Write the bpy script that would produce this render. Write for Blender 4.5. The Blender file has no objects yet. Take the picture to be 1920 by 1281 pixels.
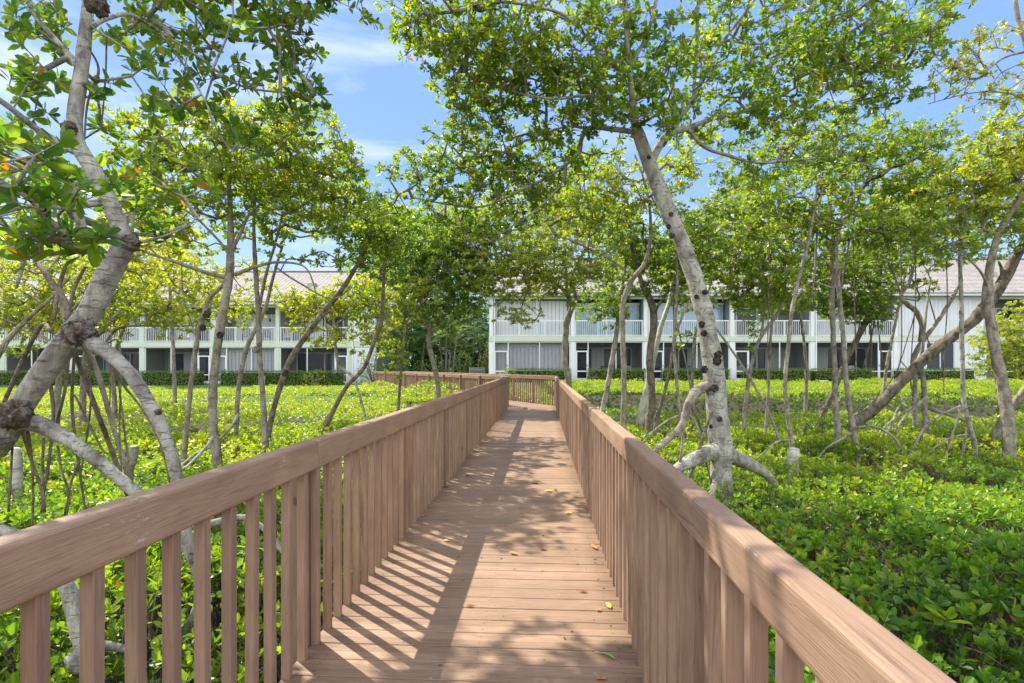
import bpy, math, random
import numpy as np
from mathutils import Vector, Matrix, noise
R = math.radians
scene = bpy.context.scene
# ------------------------------------------------------------ camera
EYE = 1.456; F = 990.0; CX = 960.0; HY = 685.0
cam = bpy.data.cameras.new("camera"); camo = bpy.data.objects.new("camera", cam)
scene.collection.objects.link(camo); scene.camera = camo
camo.location = (0, 0, EYE); camo.rotation_euler = (R(90), 0, 0)
cam.sensor_width = 36; cam.lens = F / 1920 * 36; cam.shift_y = 44.5 / 1920
cam.clip_start = 0.05; cam.clip_end = 2000
# ------------------------------------------------------------ world + sun
SUN_EL = 50.0
sx, sy = -0.728, 0.685                       # horizontal direction towards the sun
w = bpy.data.worlds.new("World"); scene.world = w; w.use_nodes = True
nt = w.node_tree; nt.nodes.clear()
def N(nt, t, **k):
    n = nt.nodes.new(t)
    for a, b in k.items():
        if a in n.inputs and not hasattr(n, a): n.inputs[a].default_value = b
        else: setattr(n, a, b)
    return n
sky = N(nt, 'ShaderNodeTexSky', sky_type='NISHITA', sun_disc=False, sun_elevation=R(SUN_EL),
        sun_rotation=math.atan2(sx, sy), air_density=1.0, dust_density=0.6, ozone_density=1.4)
bg = N(nt, 'ShaderNodeBackground'); bg.inputs[1].default_value = 0.15
tc = N(nt, 'ShaderNodeTexCoord'); mp = N(nt, 'ShaderNodeMapping'); mp.inputs['Scale'].default_value = (1.0, 1.0, 4.2)
mp.inputs['Rotation'].default_value = (0.0, 0.35, 0.2)
nz = N(nt, 'ShaderNodeTexNoise'); nz.inputs['Scale'].default_value = 1.9; nz.inputs['Detail'].default_value = 7; nz.inputs['Roughness'].default_value = .6
nz.inputs['Distortion'].default_value = .5
cr = N(nt, 'ShaderNodeValToRGB'); cr.color_ramp.elements[0].position = .50; cr.color_ramp.elements[1].position = .78
cr.color_ramp.elements[1].color = (.5, .5, .5, 1)
mx = N(nt, 'ShaderNodeMixRGB'); mx.inputs[2].default_value = (5.0, 5.2, 5.4, 1)
out = N(nt, 'ShaderNodeOutputWorld')
L = nt.links.new
L(tc.outputs['Generated'], mp.inputs[0]); L(mp.outputs[0], nz.inputs[0]); L(nz.outputs[0], cr.inputs[0])
L(cr.outputs[0], mx.inputs[0]); 
gs = N(nt, 'ShaderNodeSeparateXYZ'); gr = N(nt, 'ShaderNodeValToRGB'); L(tc.outputs['Generated'], gs.inputs[0]); L(gs.outputs[2], gr.inputs[0])
gr.color_ramp.elements[0].position = .02; gr.color_ramp.elements[0].color = (.50, .70, .90, 1)
gr.color_ramp.elements[1].position = .75; gr.color_ramp.elements[1].color = (.20, .34, .80, 1)
e_ = gr.color_ramp.elements.new(.32); e_.color = (.25, .44, .88, 1)
gm = N(nt, 'ShaderNodeVectorMath', operation='SCALE'); gm.inputs['Scale'].default_value = 4.1; L(gr.outputs[0], gm.inputs[0])
m2_ = N(nt, 'ShaderNodeMixRGB'); m2_.inputs[0].default_value = .93; L(sky.outputs[0], m2_.inputs[1]); L(gm.outputs[0], m2_.inputs[2])
L(m2_.outputs[0], mx.inputs[1]); 
# unseen bright cloud added as fill light in the sky half behind the photographer
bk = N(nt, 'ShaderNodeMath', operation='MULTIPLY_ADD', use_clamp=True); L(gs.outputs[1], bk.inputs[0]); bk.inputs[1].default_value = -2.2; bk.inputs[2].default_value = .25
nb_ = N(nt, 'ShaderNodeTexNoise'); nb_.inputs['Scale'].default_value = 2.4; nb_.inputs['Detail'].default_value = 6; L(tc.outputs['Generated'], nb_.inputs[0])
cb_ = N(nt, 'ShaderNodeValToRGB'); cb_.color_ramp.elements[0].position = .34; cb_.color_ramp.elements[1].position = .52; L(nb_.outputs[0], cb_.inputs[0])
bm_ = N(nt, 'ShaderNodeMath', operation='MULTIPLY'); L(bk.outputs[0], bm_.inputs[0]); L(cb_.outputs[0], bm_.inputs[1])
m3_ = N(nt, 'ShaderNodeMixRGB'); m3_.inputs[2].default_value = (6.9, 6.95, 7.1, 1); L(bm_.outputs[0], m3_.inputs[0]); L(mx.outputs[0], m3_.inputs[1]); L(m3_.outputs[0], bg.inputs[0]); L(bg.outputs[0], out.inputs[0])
sl = bpy.data.lights.new("sun", 'SUN'); sl.energy = 4.2; sl.angle = R(.53); sl.color = (1, .94, .82)
so = bpy.data.objects.new("sun", sl); scene.collection.objects.link(so)
ce = math.cos(R(SUN_EL)); tosun = Vector((sx * ce, sy * ce, math.sin(R(SUN_EL)))).normalized()
so.rotation_euler = tosun.to_track_quat('Z', 'Y').to_euler(); so.location = tosun * 60
scene.view_settings.view_transform = 'Standard'; scene.view_settings.look = 'None'
scene.view_settings.exposure = 1.12; scene.view_settings.gamma = 1
scene.render.engine = 'CYCLES'
c = scene.cycles; c.max_bounces = 8; c.diffuse_bounces = 4; c.transmission_bounces = 4; c.transparent_max_bounces = 8
c.glossy_bounces = 2; c.caustics_reflective = False; c.caustics_refractive = False; c.use_denoising = True; c.sample_clamp_indirect = 6
c.use_adaptive_sampling = False

# ------------------------------------------------------------ helpers
def W(px, py, d): return Vector(((px - CX) / F * d, d, EYE - (py - HY) / F * d))
def G(px, py, z=0.0): return W(px, py, F * (EYE - z) / (py - HY))
rng = np.random.default_rng(7); random.seed(7)
def link(o, parent=None):
    scene.collection.objects.link(o)
    if parent is not None: o.parent = parent
    return o
def tag(o, label=None, cat=None, group=None, kind=None):
    if label: o['label'] = label
    if cat: o['category'] = cat
    if group: o['group'] = group
    if kind: o['kind'] = kind
    return o
def empty(name, loc, label, cat, group=None, rot=0):
    o = bpy.data.objects.new(name, None); o.location = loc; o.rotation_euler = (0, 0, rot); o.empty_display_size = .1
    link(o); return tag(o, label, cat, group)
def mesh_np(name, V, faces, mat, parent=None, smooth=False, attr=None, org=(0, 0, 0)):
    """V (n,3); faces: int array (m,3|4) or list of arrays"""
    me = bpy.data.meshes.new(name); V = np.asarray(V, dtype=np.float32) - np.asarray(org, dtype=np.float32)
    if not isinstance(faces, list): faces = [faces]
    faces = [np.asarray(f, dtype=np.int32) for f in faces if len(f)]
    me.vertices.add(len(V)); me.vertices.foreach_set('co', V.ravel())
    idx = np.concatenate([f.ravel() for f in faces]); tot = np.concatenate([np.full(len(f), f.shape[1], np.int32) for f in faces])
    st = np.concatenate([[0], np.cumsum(tot)[:-1]]).astype(np.int32)
    me.loops.add(len(idx)); me.loops.foreach_set('vertex_index', idx)
    me.polygons.add(len(tot)); me.polygons.foreach_set('loop_start', st)
    me.polygons.foreach_set('use_smooth', np.full(len(tot), smooth, bool))
    me.update(calc_edges=True)
    if attr is not None:
        a = me.attributes.new('hue', 'FLOAT', 'POINT'); a.data.foreach_set('value', np.asarray(attr, np.float32))
    if mat: me.materials.append(mat)
    o = bpy.data.objects.new(name, me); return link(o, parent)
BF = np.array([[0, 3, 2, 1], [4, 5, 6, 7], [0, 1, 5, 4], [1, 2, 6, 5], [2, 3, 7, 6], [3, 0, 4, 7]])
class MB:
    def __init__(s): s.V = []; s.F = []; s.n = 0
    def add(s, V, Fc): s.V.append(np.asarray(V, float)); s.F.append(np.asarray(Fc) + s.n); s.n += len(V)
    def box(s, x0, x1, y0, y1, z0, z1, M=None):
        V = np.array([[x0, y0, z0], [x1, y0, z0], [x1, y1, z0], [x0, y1, z0], [x0, y0, z1], [x1, y0, z1], [x1, y1, z1], [x0, y1, z1]], float)
        if M is not None: V = V @ np.array(M.to_3x3()).T + np.array(M.translation)
        s.add(V, BF); return s
    def build(s, name, mat, parent=None, bevel=0, smooth=False, seg=2):
        o = mesh_np(name, np.concatenate(s.V), s.F if len({f.shape[1] for f in s.F}) > 1 else np.concatenate(s.F), mat, parent, smooth)
        if bevel:
            m = o.modifiers.new('bevel', 'BEVEL'); m.width = bevel; m.segments = seg; m.limit_method = 'ANGLE'
        return o

# ------------------------------------------------------------ materials
def mat(name):
    m = bpy.data.materials.new(name); m.use_nodes = True; t = m.node_tree
    b = t.nodes['Principled BSDF']; return m, t, b
def ramp(t, stops, interp='LINEAR'):
    r = t.nodes.new('ShaderNodeValToRGB'); r.color_ramp.interpolation = interp
    while len(r.color_ramp.elements) < len(stops): r.color_ramp.elements.new(.5)
    for e, (p, cc) in zip(r.color_ramp.elements, stops): e.position = p; e.color = (*cc, 1)
    return r
def coords(t, scale=(1, 1, 1), src='Object', rand=False):
    tc = t.nodes.new('ShaderNodeTexCoord'); mp = t.nodes.new('ShaderNodeMapping'); mp.inputs['Scale'].default_value = scale
    t.links.new(tc.outputs[src], mp.inputs[0])
    if rand:
        oi = t.nodes.new('ShaderNodeObjectInfo'); m = t.nodes.new('ShaderNodeMath'); m.operation = 'MULTIPLY'; m.inputs[1].default_value = 37
        t.links.new(oi.outputs['Random'], m.inputs[0]); cx = t.nodes.new('ShaderNodeCombineXYZ')
        for i in range(3): t.links.new(m.outputs[0], cx.inputs[i])
        t.links.new(cx.outputs[0], mp.inputs['Location'])
    return mp.outputs[0]
def noise_n(t, vec, scale, detail=5, rough=.55, dist=0):
    n = t.nodes.new('ShaderNodeTexNoise'); n.inputs['Scale'].default_value = scale; n.inputs['Detail'].default_value = detail
    n.inputs['Roughness'].default_value = rough; n.inputs['Distortion'].default_value = dist
    if vec is not None: t.links.new(vec, n.inputs[0])
    return n.outputs[0]
def mix(t, fac, a, b, mode='MIX'):
    m = t.nodes.new('ShaderNodeMixRGB'); m.blend_type = mode
    for i, v in enumerate((fac, a, b)):
        if isinstance(v, (int, float)): m.inputs[i].default_value = v
        elif isinstance(v, tuple): m.inputs[i].default_value = (*v, 1)
        else: t.links.new(v, m.inputs[i])
    return m.outputs[0]
def math_n(t, op, a, b=None, clamp=False):
    m = t.nodes.new('ShaderNodeMath'); m.operation = op; m.use_clamp = clamp
    for i, v in enumerate((a, b)):
        if v is None: continue
        if isinstance(v, (int, float)): m.inputs[i].default_value = v
        else: t.links.new(v, m.inputs[i])
    return m.outputs[0]
def bump(t, b, h, strength=.5, dist=.01):
    n = t.nodes.new('ShaderNodeBump'); n.inputs['Strength'].default_value = strength; n.inputs['Distance'].default_value = dist
    t.links.new(h, n.inputs['Height']); t.links.new(n.outputs[0], b.inputs['Normal'])
def plain(name, col, rough=.6, var=.12, scale=3.0, metal=0, spec=.4, b=0):
    m, t, p = mat(name)
    v = noise_n(t, coords(t), scale, 6)
    col2 = tuple(x * (1 - var) for x in col); col3 = tuple(min(1, x * (1 + var)) for x in col)
    r = ramp(t, [(.3, col2), (.7, col3)]); t.links.new(v, r.inputs[0]); t.links.new(r.outputs[0], p.inputs['Base Color'])
    p.inputs['Roughness'].default_value = rough; p.inputs['Metallic'].default_value = metal; p.inputs['Specular IOR Level'].default_value = spec
    if b: bump(t, p, noise_n(t, coords(t), scale * 12, 4), b, .01)
    return m

def wood_mat(name, c0, c1, cdark, axis, grain=1.0):
    """long grain along axis; knots, cracks, weather stains"""
    m, t, p = mat(name)
    s = [34, 34, 34]; s[axis] = 1.3
    v = coords(t, tuple(s), rand=True)
    wv = t.nodes.new('ShaderNodeTexNoise'); wv.inputs['Scale'].default_value = .8; wv.inputs['Detail'].default_value = 3; wv.inputs['Distortion'].default_value = 1.2
    t.links.new(v, wv.inputs[0])
    rings = math_n(t, 'FRACT', math_n(t, 'MULTIPLY', wv.outputs[0], 11.0))
    g = ramp(t, [(0, (.35,) * 3), (.12, (.8,) * 3), (.6, (1,) * 3), (1, (.62,) * 3)]); t.links.new(rings, g.inputs[0])
    s2 = [90, 90, 90]; s2[axis] = 2.5
    fine = noise_n(t, coords(t, tuple(s2), rand=True), 1.5, 6, .65)
    s3 = [3, 3, 3]; s3[axis] = 1.2
    st = noise_n(t, coords(t, tuple(s3), rand=True), 1.6, 5, .6)
    r = ramp(t, [(.35, c0), (.68, c1)]); t.links.new(st, r.inputs[0])
    oi = t.nodes.new('ShaderNodeObjectInfo')
    tone = ramp(t, [(0, (.86, .84, .84)), (1, (1.06, 1.04, 1.0))]); t.links.new(oi.outputs['Random'], tone.inputs[0])
    col = mix(t, 1.0, r.outputs[0], tone.outputs[0], 'MULTIPLY')
    col = mix(t, .30 * grain, col, g.outputs[0], 'MULTIPLY')
    fr = ramp(t, [(.35, (.62,) * 3), (.6, (1.05,) * 3)]); t.links.new(fine, fr.inputs[0])
    col = mix(t, .45, col, fr.outputs[0], 'MULTIPLY')
    # dark streaks / checks
    s4 = [14, 14, 14]; s4[axis] = .8
    ck = noise_n(t, coords(t, tuple(s4), rand=True), 1.7, 4, .7, .4)
    cm = ramp(t, [(.63, (0,) * 3), (.70, (1,) * 3)]); t.links.new(ck, cm.inputs[0])
    col = mix(t, math_n(t, 'MULTIPLY', cm.outputs[0], .55), col, cdark)
    # knots
    vo = t.nodes.new('ShaderNodeTexVoronoi'); vo.inputs['Scale'].default_value = 2.2
    s5 = [1.6, 1.6, 1.6]; s5[axis] = .9
    t.links.new(coords(t, tuple(s5), rand=True), vo.inputs['Vector'])
    kn = ramp(t, [(.035, (1,) * 3), (.06, (0,) * 3)]); t.links.new(vo.outputs['Distance'], kn.inputs[0])
    col = mix(t, math_n(t, 'MULTIPLY', kn.outputs[0], .8), col, cdark)
    if axis == 1:
        d1 = noise_n(t, coords(t, (1, 1, 1), rand=True), 3.0, 2); d2_ = noise_n(t, coords(t, (3, 1, 3), rand=True), 17, 4, .7)
        a1 = ramp(t, [(.62, (0,) * 3), (.70, (1,) * 3)]); t.links.new(d1, a1.inputs[0]); a2 = ramp(t, [(.60, (0,) * 3), (.70, (1,) * 3)]); t.links.new(d2_, a2.inputs[0])
        col = mix(t, math_n(t, 'MULTIPLY', math_n(t, 'MULTIPLY', a1.outputs[0], a2.outputs[0]), .85), col, (.66, .63, .6))
    t.links.new(col, p.inputs['Base Color']); p.inputs['Roughness'].default_value = .62; p.inputs['Specular IOR Level'].default_value = .25
    h = math_n(t, 'ADD', math_n(t, 'MULTIPLY', g.outputs[0], .8 * grain), math_n(t, 'MULTIPLY', fine, .6))
    bump(t, p, h, .4, .003)
    return m
C0, C1, CD = (.318, .206, .138), (.448, .306, .206), (.12, .07, .052)
M_RAIL = wood_mat('stained_rail_wood', C0, C1, CD, 1, 1.05)
M_PICK = wood_mat('stained_picket_wood', (.298, .192, .134), (.428, .292, .202), CD, 2, 1.0)

P_DECK = .1465; UL, UR = -1.157, .452
def deck_mat():
    m, t, p = mat('deck_board_wood')
    v = coords(t, (1, 1, 1))
    # board index from object Y (object is aligned with the boardwalk)
    sp = t.nodes.new('ShaderNodeSeparateXYZ'); t.links.new(v, sp.inputs[0])
    idx = math_n(t, 'FLOOR', math_n(t, 'DIVIDE', sp.outputs[1], .1465))
    wn = t.nodes.new('ShaderNodeTexWhiteNoise'); wn.noise_dimensions = '1D'; t.links.new(idx, wn.inputs['W'])
    cb = t.nodes.new('ShaderNodeCombineXYZ'); t.links.new(math_n(t, 'MULTIPLY', wn.outputs[0], 30), cb.inputs[0])
    va = t.nodes.new('ShaderNodeVectorMath'); va.operation = 'ADD'; t.links.new(v, va.inputs[0]); t.links.new(cb.outputs[0], va.inputs[1])
    def sc(s):
        mp = t.nodes.new('ShaderNodeMapping'); mp.inputs['Scale'].default_value = s; t.links.new(va.outputs[0], mp.inputs[0]); return mp.outputs[0]
    fine = noise_n(t, sc((5, 150, 5)), 1.6, 5, .7)
    mid = noise_n(t, sc((2.0, 28, 2)), 1.5, 5, .65, .6)
    bigs = noise_n(t, coords(t, (1, 1, 1)), 1.3, 6, .65)
    r = ramp(t, [(.3, (.298, .19, .12)), (.7, (.44, .297, .192))]); t.links.new(mid, r.inputs[0])
    tone = ramp(t, [(0, (.80, .78, .77)), (1, (1.1, 1.08, 1.06))]); t.links.new(wn.outputs[0], tone.inputs[0])
    col = mix(t, 1, r.outputs[0], tone.outputs[0], 'MULTIPLY')
    fr = ramp(t, [(.36, (.52,) * 3), (.6, (1.08,) * 3)]); t.links.new(fine, fr.inputs[0])
    col = mix(t, .6, col, fr.outputs[0], 'MULTIPLY')
    br = ramp(t, [(.35, (.74, .73, .73)), (.65, (1.05,) * 3)]); t.links.new(bigs, br.inputs[0])
    col = mix(t, .8, col, br.outputs[0], 'MULTIPLY')
    # white droppings and scuffs
    n1 = noise_n(t, coords(t), 2.3, 2); n2 = noise_n(t, coords(t), 26, 5, .75)
    a = ramp(t, [(.60, (0,) * 3), (.70, (1,) * 3)]); t.links.new(n1, a.inputs[0])
    b2 = ramp(t, [(.60, (0,) * 3), (.72, (1,) * 3)]); t.links.new(n2, b2.inputs[0])
    f = math_n(t, 'MULTIPLY', a.outputs[0], b2.outputs[0])
    col = mix(t, math_n(t, 'MULTIPLY', f, .8), col, (.62, .6, .56))
    # screw heads in pairs over each joist, and grime along both edges
    fy = math_n(t, 'SUBTRACT', math_n(t, 'ABSOLUTE', math_n(t, 'SUBTRACT', math_n(t, 'FRACT', math_n(t, 'DIVIDE', sp.outputs[1], P_DECK)), .5)), .27)
    sy_ = math_n(t, 'MULTIPLY', fy, P_DECK); acc = None
    for u in (UL + .075, -.325, UR - .065):
        dx = math_n(t, 'SUBTRACT', sp.outputs[0], u); dd = math_n(t, 'ADD', math_n(t, 'POWER', math_n(t, 'ABSOLUTE', dx), 2), math_n(t, 'POWER', math_n(t, 'ABSOLUTE', sy_), 2))
        hit = math_n(t, 'LESS_THAN', dd, .0048 ** 2); acc = hit if acc is None else math_n(t, 'MAXIMUM', acc, hit)
    col = mix(t, math_n(t, 'MULTIPLY', acc, .75), col, (.07, .05, .04))
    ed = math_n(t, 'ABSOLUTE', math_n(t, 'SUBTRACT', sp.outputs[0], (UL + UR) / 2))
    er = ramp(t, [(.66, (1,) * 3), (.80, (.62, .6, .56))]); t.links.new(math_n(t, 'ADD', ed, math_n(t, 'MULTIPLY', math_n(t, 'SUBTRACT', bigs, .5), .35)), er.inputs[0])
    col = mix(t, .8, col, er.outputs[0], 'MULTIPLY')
    t.links.new(col, p.inputs['Base Color']); p.inputs['Roughness'].default_value = .55; p.inputs['Specular IOR Level'].default_value = .35
    bump(t, p, math_n(t, 'ADD', fine, math_n(t, 'MULTIPLY', mid, .8)), .5, .003)
    return m
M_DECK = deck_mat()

def bark_mat(name, dark, lightc, lichen, scale=1.0, lich=.5, rough_b=.7):
    m, t, p = mat(name)
    v = coords(t, (1, 1, .6))
    n1 = noise_n(t, v, 7 * scale, 7, .68, .3); n2 = noise_n(t, v, 3.2 * scale, 5, .6, .6); n3 = noise_n(t, v, 38 * scale, 5, .7)
    r = ramp(t, [(.38, dark), (.50, tuple((a + b) / 2 for a, b in zip(dark, lightc))), (.60, lightc)]); t.links.new(n1, r.inputs[0])
    a = ramp(t, [(.5, (0,) * 3), (.58, (1,) * 3)]); t.links.new(n2, a.inputs[0])
    b2 = ramp(t, [(.42, (0,) * 3), (.5, (1,) * 3)]); t.links.new(n3, b2.inputs[0])
    f = math_n(t, 'MULTIPLY', math_n(t, 'MULTIPLY', a.outputs[0], b2.outputs[0]), lich)
    col = mix(t, f, r.outputs[0], lichen)
    # horizontal cracks / lenticels
    v2 = coords(t, (5, 5, 26)); n4 = noise_n(t, v2, 1.6 * scale, 4, .6, .5)
    ck = ramp(t, [(.34, (.45,) * 3), (.42, (1,) * 3)]); t.links.new(n4, ck.inputs[0])
    col = mix(t, .7, col, ck.outputs[0], 'MULTIPLY')
    t.links.new(col, p.inputs['Base Color']); p.inputs['Roughness'].default_value = .9; p.inputs['Specular IOR Level'].default_value = .15
    bump(t, p, math_n(t, 'ADD', math_n(t, 'MULTIPLY', n1, 1.6), math_n(t, 'ADD', math_n(t, 'MULTIPLY', n3, .5), math_n(t, 'MULTIPLY', ck.outputs[0], .5))), rough_b, .022)
    return m
M_BARK_PALE = bark_mat('pale_grey_bark', (.17, .155, .135), (.45, .43, .375), (.54, .55, .43), 1.1, .7, 1.0)
M_BARK_GREY = bark_mat('grey_brown_bark', (.15, .125, .098), (.38, .34, .28), (.40, .41, .32), 1.4, .45)
M_BARK_DARK = bark_mat('dark_brown_bark', (.085, .072, .058), (.285, .245, .19), (.26, .25, .17), 1.6, .35, .9)
M_ROOT = bark_mat('brown_aerial_root_bark', (.10, .08, .063), (.28, .228, .18), (.25, .2, .15), 2.0, .2)
M_KNOT = bark_mat('rough_burl_bark', (.06, .047, .037), (.25, .185, .135), (.33, .31, .28), 4.0, .9, 1.0)
M_SCAR = bark_mat('black_bark_scar', (.015, .012, .01), (.09, .08, .07), (.2, .19, .17), 4.0, .3, 1.0)
M_STUMP = bark_mat('weathered_white_wood', (.36, .34, .29), (.66, .64, .57), (.7, .7, .6), 1.2, .3)

def leaf_mat(name, stops, trans=.42, tcol=(1.5, 1.55, .8), rough=.38):
    m, t, p = mat(name)
    a = t.nodes.new('ShaderNodeAttribute'); a.attribute_name = 'hue'
    g = t.nodes.new('ShaderNodeNewGeometry')
    big = noise_n(t, g.outputs['Position'], .55, 3)
    v = math_n(t, 'ADD', a.outputs['Fac'], math_n(t, 'MULTIPLY', math_n(t, 'SUBTRACT', big, .5), .5))
    # ripe/dying leaves sit above 1 on the attribute and must not move
    r = ramp(t, stops); t.links.new(v, r.inputs[0])
    old = math_n(t, 'GREATER_THAN', a.outputs['Fac'], 1.5)
    col = mix(t, old, r.outputs[0], (.42, .20, .03))
    t.links.new(col, p.inputs['Base Color']); p.inputs['Roughness'].default_value = rough; p.inputs['Specular IOR Level'].default_value = .5
    tr = t.nodes.new('ShaderNodeBsdfTranslucent'); tint = mix(t, 1.0, col, tcol, 'MULTIPLY'); t.links.new(tint, tr.inputs[0])
    ms = t.nodes.new('ShaderNodeMixShader'); ms.inputs[0].default_value = trans
    o = t.nodes['Material Output']; t.links.new(p.outputs[0], ms.inputs[1]); t.links.new(tr.outputs[0], ms.inputs[2]); t.links.new(ms.outputs[0], o.inputs[0])
    return m
M_LEAF = leaf_mat('mangrove_leaf', [(0, (.045, .125, .028)), (.3, (.10, .22, .03)), (.6, (.26, .36, .035)), (1, (.50, .49, .05))], .58, (1.5, 1.45, .65), rough=.30)
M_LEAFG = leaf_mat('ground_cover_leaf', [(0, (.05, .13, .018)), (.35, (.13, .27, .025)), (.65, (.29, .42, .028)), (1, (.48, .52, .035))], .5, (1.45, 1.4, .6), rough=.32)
M_LEAFH = leaf_mat('hedge_leaf', [(0, (.04, .11, .02)), (.5, (.13, .26, .035)), (1, (.32, .38, .05))], .42)
M_PALM = leaf_mat('palm_leaf', [(0, (.03, .075, .018)), (.5, (.08, .16, .025)), (1, (.22, .28, .05))], .35, rough=.6)

M_SOIL, t_, p_ = mat('dark_leaf_litter_soil')
v_ = noise_n(t_, coords(t_), 9, 8, .7); r_ = ramp(t_, [(.35, (.02, .016, .01)), (.6, (.07, .055, .03)), (.75, (.16, .12, .07))])
t_.links.new(v_, r_.inputs[0]); t_.links.new(r_.outputs[0], p_.inputs['Base Color']); p_.inputs['Roughness'].default_value = .95
bump(t_, p_, v_, 1, .05)
M_LAWN, t_, p_ = mat('mown_lawn_grass')
v_ = noise_n(t_, coords(t_), 14, 8, .75); r_ = ramp(t_, [(.3, (.05, .10, .02)), (.7, (.15, .24, .04))])
t_.links.new(v_, r_.inputs[0]); t_.links.new(r_.outputs[0], p_.inputs['Base Color']); p_.inputs['Roughness'].default_value = .95
bump(t_, p_, v_, 1, .05)
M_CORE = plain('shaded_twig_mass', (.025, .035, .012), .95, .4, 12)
M_PAINT = plain('white_paint', (.76, .80, .82), .5, .04, 1.5)
M_GREENP = plain('pale_green_paint', (.58, .65, .54), .6, .06, 1.0)
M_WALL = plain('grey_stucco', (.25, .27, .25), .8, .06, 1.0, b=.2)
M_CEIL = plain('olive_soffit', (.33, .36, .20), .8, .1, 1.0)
def siding():
    m, t, p = mat('white_vertical_siding'); v = coords(t)
    sp = t.nodes.new('ShaderNodeSeparateXYZ'); t.links.new(v, sp.inputs[0])
    fr = math_n(t, 'FRACT', math_n(t, 'MULTIPLY', sp.outputs[0], 4.0))
    g = ramp(t, [(.0, (0,) * 3), (.06, (1,) * 3), (.94, (1,) * 3), (1, (0,) * 3)]); t.links.new(fr, g.inputs[0])
    st = noise_n(t, coords(t, (6, 6, .6)), 1.2, 5); r = ramp(t, [(.3, (.62, .67, .71)), (.7, (.77, .80, .83))]); t.links.new(st, r.inputs[0])
    t.links.new(mix(t, .2, r.outputs[0], g.outputs[0], 'MULTIPLY'), p.inputs['Base Color']); p.inputs['Roughness'].default_value = .6
    bump(t, p, g.outputs[0], .8, .02); return m
M_SIDING = siding()
M_SHUTTER = plain('grey_blue_shutter', (.66, .70, .74), .5, .06, .8)
M_GLASS, t_, p_ = mat('dark_window_glass')
p_.inputs['Base Color'].default_value = (.014, .02, .034, 1); p_.inputs['Roughness'].default_value = .08; p_.inputs['Specular IOR Level'].default_value = .4
M_GLASSB, t_, p_ = mat('pale_reflective_glass')
v_ = noise_n(t_, coords(t_), .8, 4); r_ = ramp(t_, [(.4, (.22, .36, .48)), (.6, (.38, .52, .62))]); t_.links.new(v_, r_.inputs[0])
t_.links.new(r_.outputs[0], p_.inputs['Base Color']); p_.inputs['Roughness'].default_value = .12; p_.inputs['Specular IOR Level'].default_value = .8
M_SCREEN, t_, p_ = mat('insect_screen_mesh')
p_.inputs['Base Color'].default_value = (.03, .034, .04, 1); p_.inputs['Roughness'].default_value = .8
tr_ = t_.nodes.new('ShaderNodeBsdfTransparent'); ms_ = t_.nodes.new('ShaderNodeMixShader'); ms_.inputs[0].default_value = .17
t_.links.new(tr_.outputs[0], ms_.inputs[1]); t_.links.new(p_.outputs[0], ms_.inputs[2]); t_.links.new(ms_.outputs[0], t_.nodes['Material Output'].inputs[0])
M_DARK = plain('dark_furniture', (.03, .03, .035), .5, .2)
M_METAL = plain('grey_metal', (.30, .32, .33), .45, .1, 4, .6)
def roof_mat():
    m, t, p = mat('tan_roof_tile'); v = coords(t)
    n = noise_n(t, coords(t, (3.2, 2.6, 2.6)), 1.0, 3); n2 = noise_n(t, v, 14, 5)
    sp = t.nodes.new('ShaderNodeSeparateXYZ'); t.links.new(v, sp.inputs[0])
    fr = math_n(t, 'FRACT', math_n(t, 'MULTIPLY', sp.outputs[0], 3.2))
    g = ramp(t, [(0, (.55,) * 3), (.18, (1,) * 3), (.8, (1,) * 3), (1, (.55,) * 3)]); t.links.new(fr, g.inputs[0])
    r = ramp(t, [(.3, (.335, .305, .28)), (.7, (.485, .45, .415))]); t.links.new(n, r.inputs[0])
    r2 = ramp(t, [(.3, (.8,) * 3), (.7, (1.1,) * 3)]); t.links.new(n2, r2.inputs[0])
    t.links.new(mix(t, .6, mix(t, 1, r.outputs[0], r2.outputs[0], 'MULTIPLY'), g.outputs[0], 'MULTIPLY'), p.inputs['Base Color'])
    p.inputs['Roughness'].default_value = .85; bump(t, p, g.outputs[0], .8, .04); return m
M_ROOF = roof_mat()

# ------------------------------------------------------------ ground
def gz(x, y):
    t = np.clip((y - 29.5) / 3.0, 0, 1); t = t * t * (3 - 2 * t)
    s = np.clip((x + 9.0) / 6, 0, 1); far = .10 + .28 * s
    tl = np.clip((y - (29.5 + 3 * (1 - s))) / 3.0, 0, 1)
    return -.62 + tl * (far + .62)
def grid(xs, ys):
    X, Y = np.meshgrid(xs, ys); Z = gz(X, Y)
    V = np.stack([X, Y, Z], -1).reshape(-1, 3); nx = len(xs); i = np.arange(len(V)).reshape(len(ys), nx)
    Fc = np.stack([i[:-1, :-1], i[:-1, 1:], i[1:, 1:], i[1:, :-1]], -1).reshape(-1, 4); return V, Fc
xs = np.concatenate([[-900, -300, -120], np.arange(-60, 61, 1.0), [120, 300, 900]])
V, Fc = grid(xs, np.concatenate([[-60, -20], np.arange(-6, 31.1, 1.0)])); o = mesh_np('ground', V, Fc, M_SOIL, smooth=True); tag(o, kind='structure', label='dark leaf litter soil under the mangroves')
V, Fc = grid(xs, np.concatenate([np.arange(31, 60, .5), [90, 200, 900]])); o = mesh_np('lawn', V, Fc, M_LAWN, smooth=True); tag(o, kind='structure', label='strip of lawn in front of the townhouses')

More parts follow.
